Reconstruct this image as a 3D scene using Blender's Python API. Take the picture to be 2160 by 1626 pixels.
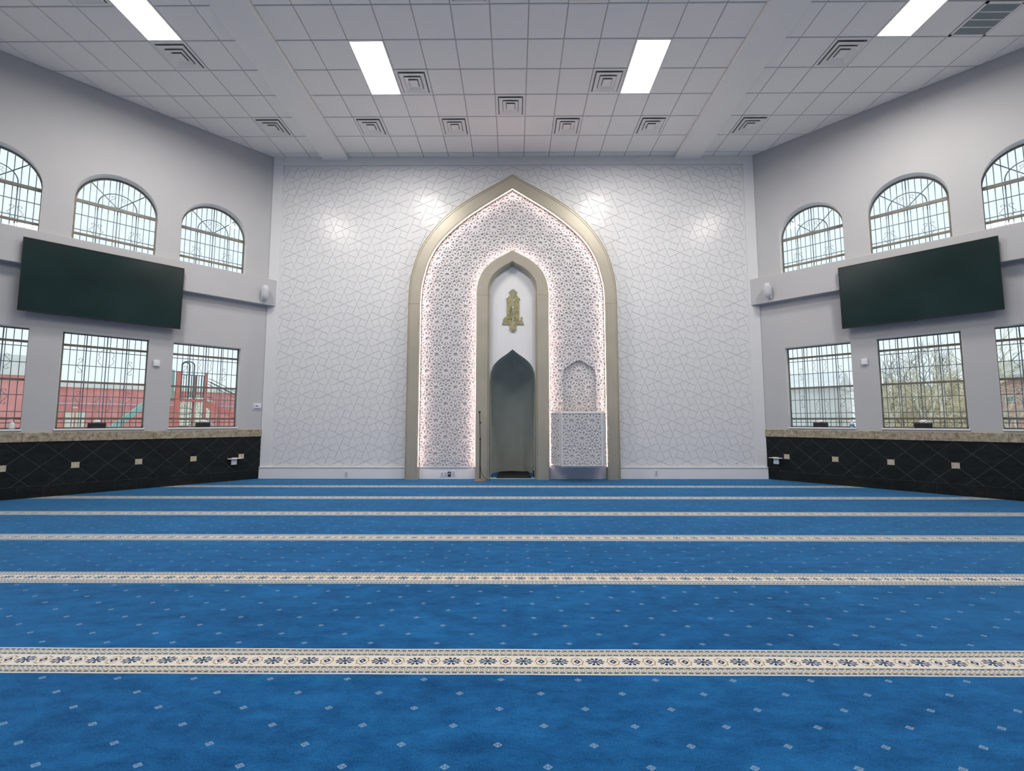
import bpy, bmesh, math, random
from math import pi, sin, cos, sqrt, radians
from mathutils import Vector, Matrix
from mathutils.geometry import tessellate_polygon

for _o in list(bpy.data.objects):
    bpy.data.objects.remove(_o)
SC = bpy.context.scene
COL = SC.collection

# ------------------------------------------------------------------ room dimensions (metres)
D = 9.883        # distance of the qibla wall
W = 5.82         # half width of the qibla wall
HC = 7.7287      # ceiling height
T = 0.6096       # ceiling module
SLEN = 5.38      # length of the 45 degree walls
XS = W + SLEN / sqrt(2)
YS = D - SLEN / sqrt(2)
YB = -7.0
R2 = 1 / sqrt(2)

# ------------------------------------------------------------------ camera
cam = bpy.data.cameras.new('camera')
cam.sensor_width = 36
cam.lens = 897.1 * 36 / 2160
cam.clip_end = 300
camo = bpy.data.objects.new('camera', cam)
camo.location = (0.0523, 0, 1.3431)
camo.rotation_euler = (pi / 2 + 0.0806, 0, 0.0065)
COL.objects.link(camo)
SC.camera = camo

# ------------------------------------------------------------------ world: flat overcast sky
w = bpy.data.worlds.new('overcast_sky')
SC.world = w
w.use_nodes = True
wn = w.node_tree
bgn = wn.nodes['Background']
bgn.inputs[0].default_value = (0.86, 0.95, 1.0, 1)
bgn.inputs[1].default_value = 1.12

LENS_GLOW = 7.0          # brightness of the visible lens
LAMP_WATTS = 125.0      # light of one panel
LAMP_SPREAD = 171.0     # prismatic lens cut-off, degrees
LED_STRENGTH = 40.0
SC.view_settings.view_transform = 'Standard'
SC.view_settings.look = 'None'
SC.view_settings.gamma = 1.0
SC.view_settings.exposure = 0.0
SC.view_settings.use_curve_mapping = False
try:
    SC.cycles.max_bounces = 6
    SC.cycles.diffuse_bounces = 5
    SC.cycles.use_light_tree = False
    SC.cycles.adaptive_threshold = 0.03
    SC.cycles.denoising_prefilter = 'NONE'
    SC.cycles.glossy_bounces = 2
    SC.cycles.transparent_max_bounces = 6
    SC.cycles.caustics_reflective = False
    SC.cycles.caustics_refractive = False
    SC.cycles.sample_clamp_indirect = 6.0
except Exception:
    pass


# ================================================================== node helper
def srgb(r, g, b):
    def f(c):
        c /= 255.0
        return c / 12.92 if c <= 0.04045 else ((c + 0.055) / 1.055) ** 2.4
    return (f(r), f(g), f(b), 1)


class X:
    """A float socket with arithmetic."""
    def __init__(s, nt, v):
        s.nt, s.v = nt, v

    def _m(s, op, *a):
        n = s.nt.nodes.new('ShaderNodeMath')
        n.operation = op
        for i, q in enumerate((s,) + a):
            if isinstance(q, X):
                q = q.v
            if isinstance(q, (int, float)):
                n.inputs[i].default_value = q
            else:
                s.nt.links.new(q, n.inputs[i])
        return X(s.nt, n.outputs[0])

    def __add__(s, o): return s._m('ADD', o)
    def __radd__(s, o): return s._m('ADD', o)
    def __sub__(s, o): return s._m('SUBTRACT', o)
    def __rsub__(s, o): return X(s.nt, o)._m('SUBTRACT', s)
    def __mul__(s, o): return s._m('MULTIPLY', o)
    def __rmul__(s, o): return s._m('MULTIPLY', o)
    def __truediv__(s, o): return s._m('DIVIDE', o)
    def __lt__(s, o): return s._m('LESS_THAN', o)
    def __gt__(s, o): return s._m('GREATER_THAN', o)
    def abs(s): return s._m('ABSOLUTE')
    def sqrt(s): return s._m('SQRT')
    def cos(s): return s._m('COSINE')
    def wrap(s, p):      # centred on zero
        return s._m('WRAP', p / 2, -p / 2)
    def floor(s): return s._m('FLOOR')
    def mod2(s): return s._m('FLOORED_MODULO', 2.0)
    def atan2(s, o): return s._m('ARCTAN2', o)
    def max(s, o): return s._m('MAXIMUM', o)
    def min(s, o): return s._m('MINIMUM', o)


MATS = {}


def newmat(name):
    m = bpy.data.materials.new(name)
    m.use_nodes = True
    MATS[name] = m
    return m, m.node_tree, m.node_tree.nodes['Principled BSDF']


def objcoord(nt):
    return nt.nodes.new('ShaderNodeTexCoord').outputs['Object']


def geopos(nt):
    return nt.nodes.new('ShaderNodeNewGeometry').outputs['Position']


def noise(nt, vec, scale, detail=4, rough=0.55, stretch=None):
    if stretch:
        mp = nt.nodes.new('ShaderNodeMapping')
        mp.inputs['Scale'].default_value = stretch
        nt.links.new(vec, mp.inputs[0])
        vec = mp.outputs[0]
    n = nt.nodes.new('ShaderNodeTexNoise')
    n.inputs['Scale'].default_value = scale
    n.inputs['Detail'].default_value = detail
    n.inputs['Roughness'].default_value = rough
    nt.links.new(vec, n.inputs['Vector'])
    return n.outputs[0]


def ramp(nt, fac, stops):
    r = nt.nodes.new('ShaderNodeValToRGB')
    el = r.color_ramp.elements
    while len(el) < len(stops):
        el.new(0.5)
    for e, (p, c) in zip(el, stops):
        e.position = p
        e.color = c
    nt.links.new(fac, r.inputs[0])
    return r.outputs[0]


def mix(nt, fac, a, b):
    n = nt.nodes.new('ShaderNodeMix')
    n.data_type = 'RGBA'
    for k, q in ((0, fac), (6, a), (7, b)):
        if isinstance(q, X):
            q = q.v
        if isinstance(q, (float, int)):
            n.inputs[k].default_value = q
        elif isinstance(q, tuple):
            n.inputs[k].default_value = q
        else:
            nt.links.new(q, n.inputs[k])
    return n.outputs[2]


def bump(nt, b, h, strength, dist=0.01):
    n = nt.nodes.new('ShaderNodeBump')
    n.inputs['Strength'].default_value = strength
    n.inputs['Distance'].default_value = dist
    nt.links.new(h, n.inputs['Height'])
    nt.links.new(n.outputs[0], b.inputs['Normal'])


def paint(name, c, rough=0.5, var=0.05, scale=8.0, metal=0.0, spec=0.5, bmp=0.0, bscale=120.0, bdist=0.002, coat=0.0):
    m, nt, b = newmat(name)
    p = objcoord(nt)
    f = noise(nt, p, scale, 1)
    c2 = tuple(max(0, v * (1 - var)) for v in c[:3]) + (1,)
    c3 = tuple(min(1, v * (1 + var)) for v in c[:3]) + (1,)
    nt.links.new(ramp(nt, f, [(0.3, c2), (0.7, c3)]), b.inputs['Base Color'])
    b.inputs['Roughness'].default_value = rough
    b.inputs['Metallic'].default_value = metal
    b.inputs['Specular IOR Level'].default_value = spec
    if coat:
        b.inputs['Coat Weight'].default_value = coat
        b.inputs['Coat Roughness'].default_value = 0.2
    if bmp:
        bump(nt, b, noise(nt, p, bscale, 3), bmp, bdist)
    return m


def emit(name, c, s):
    m, nt, b = newmat(name)
    f = noise(nt, objcoord(nt), 3)
    b.inputs['Base Color'].default_value = (0.8, 0.8, 0.8, 1)
    nt.links.new(ramp(nt, f, [(0.2, c), (0.8, c)]), b.inputs['Emission Color'])
    b.inputs['Emission Strength'].default_value = s
    return m


# ------------------------------------------------------------------ materials
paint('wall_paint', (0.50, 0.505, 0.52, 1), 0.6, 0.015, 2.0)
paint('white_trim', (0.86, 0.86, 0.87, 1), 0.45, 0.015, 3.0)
paint('panel_white', (0.79, 0.80, 0.815, 1), 0.25, 0.012, 3.0, spec=0.25)
paint('panel_groove', (0.76, 0.77, 0.78, 1), 0.6, 0.02, 3.0)
paint('lattice_white', (0.75, 0.745, 0.755, 1), 0.5, 0.02, 6.0)
paint('niche_plaster', (0.60, 0.635, 0.585, 1), 0.7, 0.04, 2.5)
paint('gold_satin', (0.49, 0.455, 0.37, 1), 0.42, 0.05, 2.0, metal=0.3)
paint('emblem_gold', (0.40, 0.38, 0.20, 1), 0.4, 0.25, 22.0, metal=0.5, bmp=0.6, bscale=30, bdist=0.01)
paint('black_plastic', (0.012, 0.013, 0.013, 1), 0.35, 0.1, 20)
paint('black_cloth', (0.01, 0.011, 0.012, 1), 0.9, 0.2, 40, bmp=0.3)
paint('tv_screen', (0.011, 0.028, 0.028, 1), 0.2, 0.25, 1.2, spec=0.35)
paint('dark_bronze', (0.20, 0.18, 0.15, 1), 0.45, 0.15, 10, metal=0.3)
paint('iron_grey', (0.20, 0.23, 0.27, 1), 0.5, 0.1, 20, metal=0.3)
paint('ceiling_grid', (0.50, 0.49, 0.48, 1), 0.6, 0.05, 5)
paint('beam_white', (0.93, 0.91, 0.865, 1), 0.55, 0.015, 2)
paint('diffuser_white', (0.90, 0.88, 0.83, 1), 0.4, 0.02, 5)
paint('duct_dark', (0.22, 0.22, 0.22, 1), 0.8, 0.1, 5)
paint('grille_grey', (0.33, 0.37, 0.36, 1), 0.6, 0.08, 60)
paint('speaker_grey', (0.60, 0.61, 0.65, 1), 0.5, 0.03, 30)
paint('plastic_white', (0.82, 0.82, 0.84, 1), 0.35, 0.02, 10)
paint('outlet_dark', (0.09, 0.09, 0.10, 1), 0.4, 0.1, 10)
paint('lcd_blue', (0.10, 0.13, 0.42, 1), 0.3, 0.05, 10)
paint('tissue_white', (0.85, 0.86, 0.88, 1), 0.9, 0.03, 30)
paint('box_brown', (0.022, 0.020, 0.015, 1), 0.4, 0.2, 15)
paint('label_blue', (0.10, 0.27, 0.42, 1), 0.4, 0.1, 15)
paint('gel_clear', (0.70, 0.76, 0.77, 1), 0.15, 0.05, 15)
paint('grout', (0.13, 0.16, 0.15, 1), 0.7, 0.1, 30)
paint('cord_brown', (0.05, 0.035, 0.02, 1), 0.6, 0.1, 30)
paint('stand_bronze', (0.05, 0.042, 0.032, 1), 0.4, 0.1, 30, metal=0.4)
paint('base_taupe', (0.20, 0.17, 0.14, 1), 0.45, 0.1, 30, metal=0.2)
paint('threshold_stone', (0.66, 0.67, 0.68, 1), 0.3, 0.05, 12)
# outdoors
paint('red_siding', (0.84, 0.36, 0.34, 1), 0.7, 0.08, 3)
paint('play_red', (0.82, 0.24, 0.20, 1), 0.45, 0.06, 5)
paint('play_brown', (0.48, 0.26, 0.24, 1), 0.6, 0.08, 5)
paint('play_teal', (0.38, 0.68, 0.62, 1), 0.35, 0.08, 5)
paint('play_green', (0.075, 0.13, 0.125, 1), 0.45, 0.08, 5)
paint('cream_siding', (0.90, 0.87, 0.70, 1), 0.7, 0.05, 4)
paint('parapet_white', (0.90, 0.91, 0.88, 1), 0.7, 0.04, 4)
paint('pale_siding', (0.90, 0.92, 0.92, 1), 0.7, 0.05, 2)
paint('rail_lilac', (0.62, 0.62, 0.80, 1), 0.5, 0.05, 4)
paint('house_roof', (0.62, 0.62, 0.60, 1), 0.8, 0.15, 6)
paint('house_window', (0.30, 0.36, 0.35, 1), 0.2, 0.1, 4)
paint('brick_red', (0.72, 0.50, 0.44, 1), 0.85, 0.2, 14)
paint('bark_pale', (0.78, 0.74, 0.62, 1), 0.9, 0.25, 6)
paint('bark_grey', (0.46, 0.46, 0.44, 1), 0.9, 0.25, 6)
paint('twig_tan', (0.78, 0.70, 0.52, 1), 0.9, 0.3, 2)
paint('evergreen', (0.42, 0.46, 0.38, 1), 0.9, 0.4, 3)
paint('ground_concrete', (0.66, 0.65, 0.62, 1), 0.95, 0.12, 0.8)


def mat_ceiling_tile():
    m, nt, b = newmat('ceiling_tile')
    p = geopos(nt)
    f = noise(nt, p, 200, 1, 0.6)
    c = ramp(nt, f, [(0.32, (0.90, 0.88, 0.83, 1)), (0.6, (0.98, 0.96, 0.91, 1))])
    nt.links.new(c, b.inputs['Base Color'])
    b.inputs['Roughness'].default_value = 0.85


def mat_black_tile():
    m, nt, b = newmat('black_tile')
    p = geopos(nt)
    f = noise(nt, p, 3.2, 3, 0.7, (1, 1, 3.0))
    g = noise(nt, p, 14, 3, 0.7, (1, 1, 2.2))
    c = ramp(nt, f, [(0.30, (0.004, 0.005, 0.005, 1)), (0.62, (0.012, 0.017, 0.017, 1)), (0.8, (0.028, 0.034, 0.034, 1))])
    c = mix(nt, 0.4, c, ramp(nt, g, [(0.35, (0.004, 0.005, 0.005, 1)), (0.75, (0.028, 0.035, 0.034, 1))]))
    nt.links.new(c, b.inputs['Base Color'])
    b.inputs['Roughness'].default_value = 0.5
    b.inputs['Specular IOR Level'].default_value = 0.22


def mat_granite():
    m, nt, b = newmat('granite_beige')
    p = geopos(nt)
    f = noise(nt, p, 15, 4, 0.75)
    g = noise(nt, p, 34, 2, 0.7)
    c = ramp(nt, f, [(0.34, srgb(122, 108, 84)), (0.46, srgb(158, 148, 124)), (0.60, srgb(178, 170, 150)), (0.72, srgb(204, 192, 176))])
    c = mix(nt, X(nt, g) > 0.64, c, srgb(110, 92, 64))
    nt.links.new(c, b.inputs['Base Color'])
    b.inputs['Roughness'].default_value = 0.35


def mat_inset():
    m, nt, b = newmat('inset_stone')
    p = geopos(nt)
    f = noise(nt, p, 30, 5, 0.7)
    nt.links.new(ramp(nt, f, [(0.3, srgb(168, 156, 132)), (0.55, srgb(196, 188, 168)), (0.75, srgb(214, 204, 186))]), b.inputs['Base Color'])
    b.inputs['Roughness'].default_value = 0.4


def mat_glass():
    m = bpy.data.materials.new('window_glass')
    m.use_nodes = True
    MATS['window_glass'] = m
    nt = m.node_tree
    nt.nodes.remove(nt.nodes['Principled BSDF'])
    out = nt.nodes['Material Output']
    tr = nt.nodes.new('ShaderNodeBsdfTransparent')
    tr.inputs[0].default_value = (0.96, 0.98, 0.98, 1)
    gl = nt.nodes.new('ShaderNodeBsdfGlossy')
    gl.inputs['Roughness'].default_value = 0.03
    f = noise(nt, objcoord(nt), 2)
    k = X(nt, f) * 0.006 + 0.007
    mx = nt.nodes.new('ShaderNodeMixShader')
    nt.links.new(k.v, mx.inputs[0])
    nt.links.new(tr.outputs[0], mx.inputs[1])
    nt.links.new(gl.outputs[0], mx.inputs[2])
    nt.links.new(mx.outputs[0], out.inputs[0])


def mat_carpet():
    m, nt, b = newmat('prayer_carpet')
    pos = geopos(nt)
    sep = nt.nodes.new('ShaderNodeSeparateXYZ')
    nt.links.new(pos, sep.inputs[0])
    # woven edges are never perfectly straight
    wob = X(nt, noise(nt, pos, 2.2, 2)) * 0.012 - 0.006
    x = X(nt, sep.outputs[0]) + wob * 0.5
    y = X(nt, sep.outputs[1]) + wob
    v = (y - 2.49).wrap(1.25)
    av = v.abs()
    # ---- blue field
    n1 = noise(nt, pos, 1.4, 3, 0.65, (0.6, 1.7, 1))
    n2 = noise(nt, pos, 8, 3, 0.78, (0.6, 1.3, 1))
    n3 = noise(nt, pos, 130, 1, 0.7)
    blue = ramp(nt, n1, [(0.28, srgb(9, 54, 100)), (0.50, srgb(18, 82, 138)), (0.70, srgb(34, 112, 174))])
    blue = mix(nt, 0.5, blue, ramp(nt, n2, [(0.32, srgb(4, 42, 85)), (0.66, srgb(38, 114, 176))]))
    blue = mix(nt, 0.35, blue, ramp(nt, n3, [(0.3, srgb(4, 42, 85)), (0.7, srgb(36, 105, 164))]))
    # ---- little diamonds
    band = (y - 2.49 - 0.19) - ((y - 2.49) / 1.25).floor() * 1.25
    row = (band / 0.1115 + 0.5).floor()
    dv = band - row * 0.1115
    par = row.mod2()
    du = (x + 0.02 - par * 0.2).wrap(0.4)
    dia = ((du.abs() / 0.021 + dv.abs() / 0.015) < 1.0) * (row > -0.5) * (row < 8.5)
    hole = (((du.abs() - 0.006).abs() / 0.005 + dv.abs() / 0.006) < 1.0)
    base = mix(nt, dia * (1.0 - hole * 0.6) * 0.5, blue, srgb(146, 174, 198))
    # ---- border stripe
    cream = mix(nt, X(nt, n3), srgb(196, 189, 176), srgb(236, 231, 220))
    slate, navy, tan = srgb(92, 106, 120), srgb(34, 54, 92), srgb(146, 134, 112)
    s = cream
    dash = ((av - 0.107).abs() < 0.009).max((av - 0.063).abs() < 0.008)
    gap = (x.wrap(0.036).abs() < 0.006) * ((((av - 0.107).abs() < 0.004)).max((av - 0.063).abs() < 0.003))
    s = mix(nt, dash * (1.0 - gap), s, slate)
    ru = x.wrap(0.0255) / 0.0105
    rv = (av - 0.085) / 0.0105
    ring = ((((ru * ru + rv * rv).sqrt() - 0.78).abs()) < 0.24) * (((av - 0.085).abs()) < 0.012)
    s = mix(nt, ring, s, tan)
    # flowers
    fu = (x + 0.1).wrap(0.2)
    p, q = fu / 0.051, v / 0.035
    r = (p * p + q * q).sqrt()
    a = q.atan2(p)
    pet = ((a * 10.0).cos() > (r - 0.72).abs() * 4.0 - 0.75) * (r > 0.36) * (r < 1.02)
    cen = (p.abs() + q.abs() * 1.5) < 0.62
    cen2 = (p.abs() + q.abs() * 1.3) < 0.26
    inband = av < 0.05
    s = mix(nt, pet * inband, s, navy)
    s = mix(nt, cen * inband, s, slate)
    s = mix(nt, cen2 * inband, s, navy)
    # lobed ovals
    ou = x.wrap(0.2)
    p, q = ou / 0.037, v / 0.039
    r = (p * p + q * q).sqrt()
    a = q.atan2(p)
    lob = ((r - 0.88 - (a * 8.0).cos() * 0.08).abs()) < 0.075
    dmd = (p.abs() + q.abs()) < 0.56
    dmd2 = (p.abs() + q.abs()) < 0.2
    s = mix(nt, lob * inband, s, srgb(146, 118, 84))
    s = mix(nt, dmd * inband, s, navy)
    s = mix(nt, dmd2 * inband, s, srgb(205, 205, 205))
    col = mix(nt, av < 0.126, base, s)
    nt.links.new(col, b.inputs['Base Color'])
    b.inputs['Roughness'].default_value = 0.95
    b.inputs['Specular IOR Level'].default_value = 0.1
    b.inputs['Sheen Weight'].default_value = 1.0
    b.inputs['Sheen Roughness'].default_value = 0.3
    b.inputs['Sheen Tint'].default_value = (0.22, 0.6, 1.0, 1)


mat_ceiling_tile(); mat_black_tile(); mat_granite(); mat_inset(); mat_glass(); mat_carpet()
emit('lamp_lens', (1.0, 0.98, 0.96, 1), LENS_GLOW)
emit('led_glow', (1.0, 0.66, 0.60, 1), LED_STRENGTH)


# ================================================================== mesh helpers
class MB:
    def __init__(s):
        s.v, s.f = [], []

    def add(s, vs, fs):
        n = len(s.v)
        s.v += [tuple(p) for p in vs]
        s.f += [tuple(i + n for i in f) for f in fs]
        return s

    def box(s, x0, x1, y0, y1, z0, z1):
        x0, x1 = min(x0, x1), max(x0, x1)
        y0, y1 = min(y0, y1), max(y0, y1)
        z0, z1 = min(z0, z1), max(z0, z1)
        return s.add([(x0, y0, z0), (x1, y0, z0), (x1, y1, z0), (x0, y1, z0), (x0, y0, z1), (x1, y0, z1), (x1, y1, z1), (x0, y1, z1)],
                     [(0, 3, 2, 1), (4, 5, 6, 7), (0, 1, 5, 4), (1, 2, 6, 5), (2, 3, 7, 6), (3, 0, 4, 7)])

    def bbox(s, x0, x1, y0, y1, z0, z1, b=0.01):
        """box with chamfered edges"""
        x0, x1 = min(x0, x1), max(x0, x1)
        y0, y1 = min(y0, y1), max(y0, y1)
        z0, z1 = min(z0, z1), max(z0, z1)
        bm = bmesh.new()
        bmesh.ops.create_cube(bm, size=1)
        for v in bm.verts:
            v.co = Vector((x0 if v.co.x < 0 else x1, y0 if v.co.y < 0 else y1, z0 if v.co.z < 0 else z1))
        bmesh.ops.bevel(bm, geom=list(bm.edges), offset=b, segments=2, affect='EDGES', profile=0.6)
        bm.verts.index_update()
        s.add([v.co for v in bm.verts], [[v.index for v in f.verts] for f in bm.faces])
        bm.free()
        return s

    def prism(s, poly, fn, a, b):
        """closed 2-D polygon extruded from depth a to depth b; fn(u, v, depth) -> xyz"""
        n = len(poly)
        vs = [fn(u, v, a) for u, v in poly] + [fn(u, v, b) for u, v in poly]
        if n <= 4:
            fs = [tuple(range(n)), tuple(range(2 * n - 1, n - 1, -1))]
        else:
            tri = tessellate_polygon([[Vector((u, v, 0)) for u, v in poly]])
            fs = [tuple(t) for t in tri] + [tuple(n + i for i in reversed(t)) for t in tri]
        fs += [(i, (i + 1) % n, n + (i + 1) % n, n + i) for i in range(n)]
        return s.add(vs, fs)

    def tube(s, path, r, n=6, caps=True):
        path = [Vector(p) for p in path]
        rr = r if isinstance(r, (list, tuple)) else [r] * len(path)
        rings = []
        prev = None
        for i, p in enumerate(path):
            d = (path[min(i + 1, len(path) - 1)] - path[max(i - 1, 0)])
            if d.length < 1e-9:
                d = Vector((0, 0, 1))
            d.normalize()
            if prev is None:
                up = Vector((0, 0, 1)) if abs(d.z) < 0.9 else Vector((1, 0, 0))
                u = d.cross(up).normalized()
            else:
                u = (prev - d * prev.dot(d))
                u = u.normalized() if u.length > 1e-6 else d.orthogonal().normalized()
            prev = u
            vv = d.cross(u)
            rings.append([p + (u * cos(2 * pi * k / n) + vv * sin(2 * pi * k / n)) * rr[i] for k in range(n)])
        vs = [q for ring in rings for q in ring]
        fs = []
        for i in range(len(rings) - 1):
            for k in range(n):
                fs.append((i * n + k, i * n + (k + 1) % n, (i + 1) * n + (k + 1) % n, (i + 1) * n + k))
        if caps:
            fs.append(tuple(range(n - 1, -1, -1)))
            fs.append(tuple((len(rings) - 1) * n + k for k in range(n)))
        return s.add(vs, fs)

    def lathe(s, prof, n=24, c=(0, 0, 0)):
        vs, fs = [], []
        for r, z in prof:
            for k in range(n):
                a = 2 * pi * k / n
                vs.append((c[0] + r * cos(a), c[1] + r * sin(a), c[2] + z))
        for i in range(len(prof) - 1):
            for k in range(n):
                fs.append((i * n + k, i * n + (k + 1) % n, (i + 1) * n + (k + 1) % n, (i + 1) * n + k))
        fs.append(tuple(range(n - 1, -1, -1)))
        fs.append(tuple((len(prof) - 1) * n + k for k in range(n)))
        return s.add(vs, fs)

    def rib(s, p, q, wd, fn, a, b):
        """raised strip from p to q, base depth a, top depth b"""
        dx, dz = q[0] - p[0], q[1] - p[1]
        L = sqrt(dx * dx + dz * dz)
        if L < 1e-6:
            return s
        nx, nz = -dz / L * wd / 2, dx / L * wd / 2
        ex, ez = dx / L * wd * 0.3, dz / L * wd * 0.3
        c = [(p[0] - ex + nx, p[1] - ez + nz), (q[0] + ex + nx, q[1] + ez + nz), (q[0] + ex - nx, q[1] + ez - nz), (p[0] - ex - nx, p[1] - ez - nz)]
        vs = [fn(u, v, a) for u, v in c] + [fn(u, v, b) for u, v in c]
        return s.add(vs, [(4, 5, 6, 7), (0, 1, 5, 4), (1, 2, 6, 5), (2, 3, 7, 6), (3, 0, 4, 7)])

    def mesh(s, name, mat, smooth=False):
        me = bpy.data.meshes.new(name)
        me.from_pydata(s.v, [], s.f)
        bm = bmesh.new()
        bm.from_mesh(me)
        bmesh.ops.recalc_face_normals(bm, faces=bm.faces)
        bm.to_mesh(me)
        bm.free()
        me.materials.append(MATS[mat])
        if smooth:
            for p in me.polygons:
                p.use_smooth = True
        return me

    def build(s, name, mat, parent=None, loc=(0, 0, 0), smooth=False, rot=None):
        return put(name, s.mesh(name, mat, smooth), parent, loc, rot)


def put(name, me, parent=None, loc=(0, 0, 0), rot=None):
    o = bpy.data.objects.new(name, me)
    COL.objects.link(o)
    o.parent = parent
    o.location = loc
    if rot:
        o.rotation_euler = rot
    return o


def tag(o, label=None, cat=None, group=None, kind=None):
    if label: o['label'] = label
    if cat: o['category'] = cat
    if group: o['group'] = group
    if kind: o['kind'] = kind
    return o


def thing(name, label, cat, loc=(0, 0, 0), rz=0.0, group=None, kind=None):
    o = bpy.data.objects.new(name, None)
    o.empty_display_size = 0.1
    COL.objects.link(o)
    o.location = loc
    o.rotation_euler = (0, 0, rz)
    return tag(o, label, cat, group, kind)


def copy_tree(o, parent=None):
    c = o.copy()
    COL.objects.link(c)
    c.parent = parent
    for ch in list(o.children):
        copy_tree(ch, c)
    return c


def wallpos(sg, s, n=0.0, z=0.0):
    """sg -1 left / +1 right 45 degree wall; s along the wall from the qibla corner, n into the room"""
    return (sg * W + sg * s * R2 - sg * n * R2, D - s * R2 - n * R2, z)


RZ = {-1: radians(225), 1: radians(135)}


def wthing(name, sg, s, n, z, label, cat, group=None, kind=None):
    return thing(name, label, cat, wallpos(sg, s, n, z), RZ[sg], group, kind)


def lx(sg, s):
    return s if sg < 0 else -s


SIDE = {-1: 'left', 1: 'right'}


def clip(poly, nx, nz, c):
    """keep nx*x + nz*z <= c"""
    out = []
    for i in range(len(poly)):
        a, b = poly[i], poly[(i + 1) % len(poly)]
        da, db = nx * a[0] + nz * a[1] - c, nx * b[0] + nz * b[1] - c
        if da <= 0:
            out.append(a)
        if (da < 0 < db) or (db < 0 < da):
            t = da / (da - db)
            out.append((a[0] + (b[0] - a[0]) * t, a[1] + (b[1] - a[1]) * t))
    return out


def area(poly):
    return 0.5 * sum(poly[i][0] * poly[(i + 1) % len(poly)][1] - poly[(i + 1) % len(poly)][0] * poly[i][1] for i in range(len(poly)))


def inset(poly, d):
    """inset of a convex polygon"""
    if area(poly) < 0:
        poly = poly[::-1]
    res = poly
    n = len(poly)
    for i in range(n):
        a, b = poly[i], poly[(i + 1) % n]
        L = sqrt((b[0] - a[0]) ** 2 + (b[1] - a[1]) ** 2)
        if L < 1e-7:
            continue
        nx, nz = (b[1] - a[1]) / L, -(b[0] - a[0]) / L   # outward
        res = clip(res, nx, nz, nx * a[0] + nz * a[1] - d)
        if len(res) < 3:
            return []
    return res


def inside(poly, x, z):
    c = False
    n = len(poly)
    j = n - 1
    for i in range(n):
        xi, zi = poly[i]
        xj, zj = poly[j]
        if (zi > z) != (zj > z) and x < (xj - xi) * (z - zi) / (zj - zi) + xi:
            c = not c
        j = i
    return c


def resample(pts, n):
    L = [0]
    for i in range(1, len(pts)):
        L.append(L[-1] + sqrt((pts[i][0] - pts[i - 1][0]) ** 2 + (pts[i][1] - pts[i - 1][1]) ** 2))
    out = []
    for k in range(n + 1):
        t = L[-1] * k / n
        i = 1
        while i < len(L) - 1 and L[i] < t:
            i += 1
        u = (t - L[i - 1]) / (L[i] - L[i - 1])
        out.append((pts[i - 1][0] + (pts[i][0] - pts[i - 1][0]) * u, pts[i - 1][1] + (pts[i][1] - pts[i - 1][1]) * u))
    return out


def smooth_curve(pts, n):
    """Catmull-Rom through pts, resampled to n segments"""
    P = [(2 * pts[0][0] - pts[1][0], 2 * pts[0][1] - pts[1][1])] + list(pts) + [(2 * pts[-1][0] - pts[-2][0], 2 * pts[-1][1] - pts[-2][1])]
    out = []
    for i in range(1, len(P) - 2):
        for k in range(8):
            t = k / 8
            q = []
            for c in (0, 1):
                a, b, d, e = P[i - 1][c], P[i][c], P[i + 1][c], P[i + 2][c]
                q.append(0.5 * (2 * b + (d - a) * t + (2 * a - 5 * b + 4 * d - e) * t * t + (3 * b - a - 3 * d + e) * t ** 3))
            out.append(tuple(q))
    out.append(pts[-1])
    return resample(out, n)


# ================================================================== FLOOR, CEILING SHELL, PLAIN WALLS
OUTLINE = [(-W, D), (W, D), (XS, YS), (XS, YB), (-XS, YB), (-XS, YS)]


def build_floor():
    fl = MB().prism(OUTLINE, lambda u, v, d: (u, v, d), 0, -0.12).build('floor', 'prayer_carpet')
    tag(fl, 'blue prayer carpet with cream patterned row stripes covering the whole hall floor', 'floor', kind='structure')
    nf = MB().box(-0.53, 0.53, D, D + 1.42, -0.12, 0.0)
    nf.build('niche_floor', 'prayer_carpet', fl)
    MB().box(-0.53, 0.53, D - 0.06, D + 0.14, 0.0, 0.012).build('threshold', 'threshold_stone', fl)


build_floor()


def build_plain_walls():
    bits = MB()
    bits.box(-W - 0.2, -0.53, D, D + 0.15, 0, HC + 0.2)
    bits.box(0.53, W + 0.2, D, D + 0.15, 0, HC + 0.2)
    bits.box(-0.53, 0.53, D, D + 0.15, 3.3, HC + 0.2)
    wb = bits.build('wall_back', 'panel_groove')
    tag(wb, 'white qibla wall carved with interlocking squares and kites', 'wall', kind='structure')
    for sg in (-1, 1):
        m = MB().box(sg * XS, sg * (XS + 0.2), YB, YS, 0, HC + 0.2)
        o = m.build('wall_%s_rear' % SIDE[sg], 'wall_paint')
        tag(o, 'plain white side wall behind the camera on the %s' % SIDE[sg], 'wall', kind='structure')
    o = MB().box(-XS - 0.2, XS + 0.2, YB - 0.2, YB, 0, HC + 0.2).build('wall_front', 'wall_paint')
    tag(o, 'plain white rear wall behind the camera', 'wall', kind='structure')
    return wb


WALL_BACK = build_plain_walls()


# ------------------------------------------------------------------ carved wall pattern
G = 0.3075
TH = radians(22.5)


def outer_arch_half():
    k = 0.995
    pts = [(2.445, 4.05), (2.43, 4.42), (2.392, 4.734), (2.247, 5.249), (2.03, 5.652), (1.699, 6.081), (1.364, 6.372), (0.915, 6.676), (0.464, 6.933), (0.0, 7.204)]
    return smooth_curve([(x * k, 1.343 + (z - 1.343) * k) for x, z in pts], 26)


def outer_arch_inner_half():
    k = 0.995
    pts = [(2.145, 4.05), (2.132, 4.36), (2.091, 4.63), (1.965, 5.076), (1.747, 5.478), (1.47, 5.79), (1.08, 6.13), (0.687, 6.405), (0.35, 6.62), (0.0, 6.84)]
    return smooth_curve([(x * k, 1.343 + (z - 1.343) * k) for x, z in pts], 26)


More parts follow.
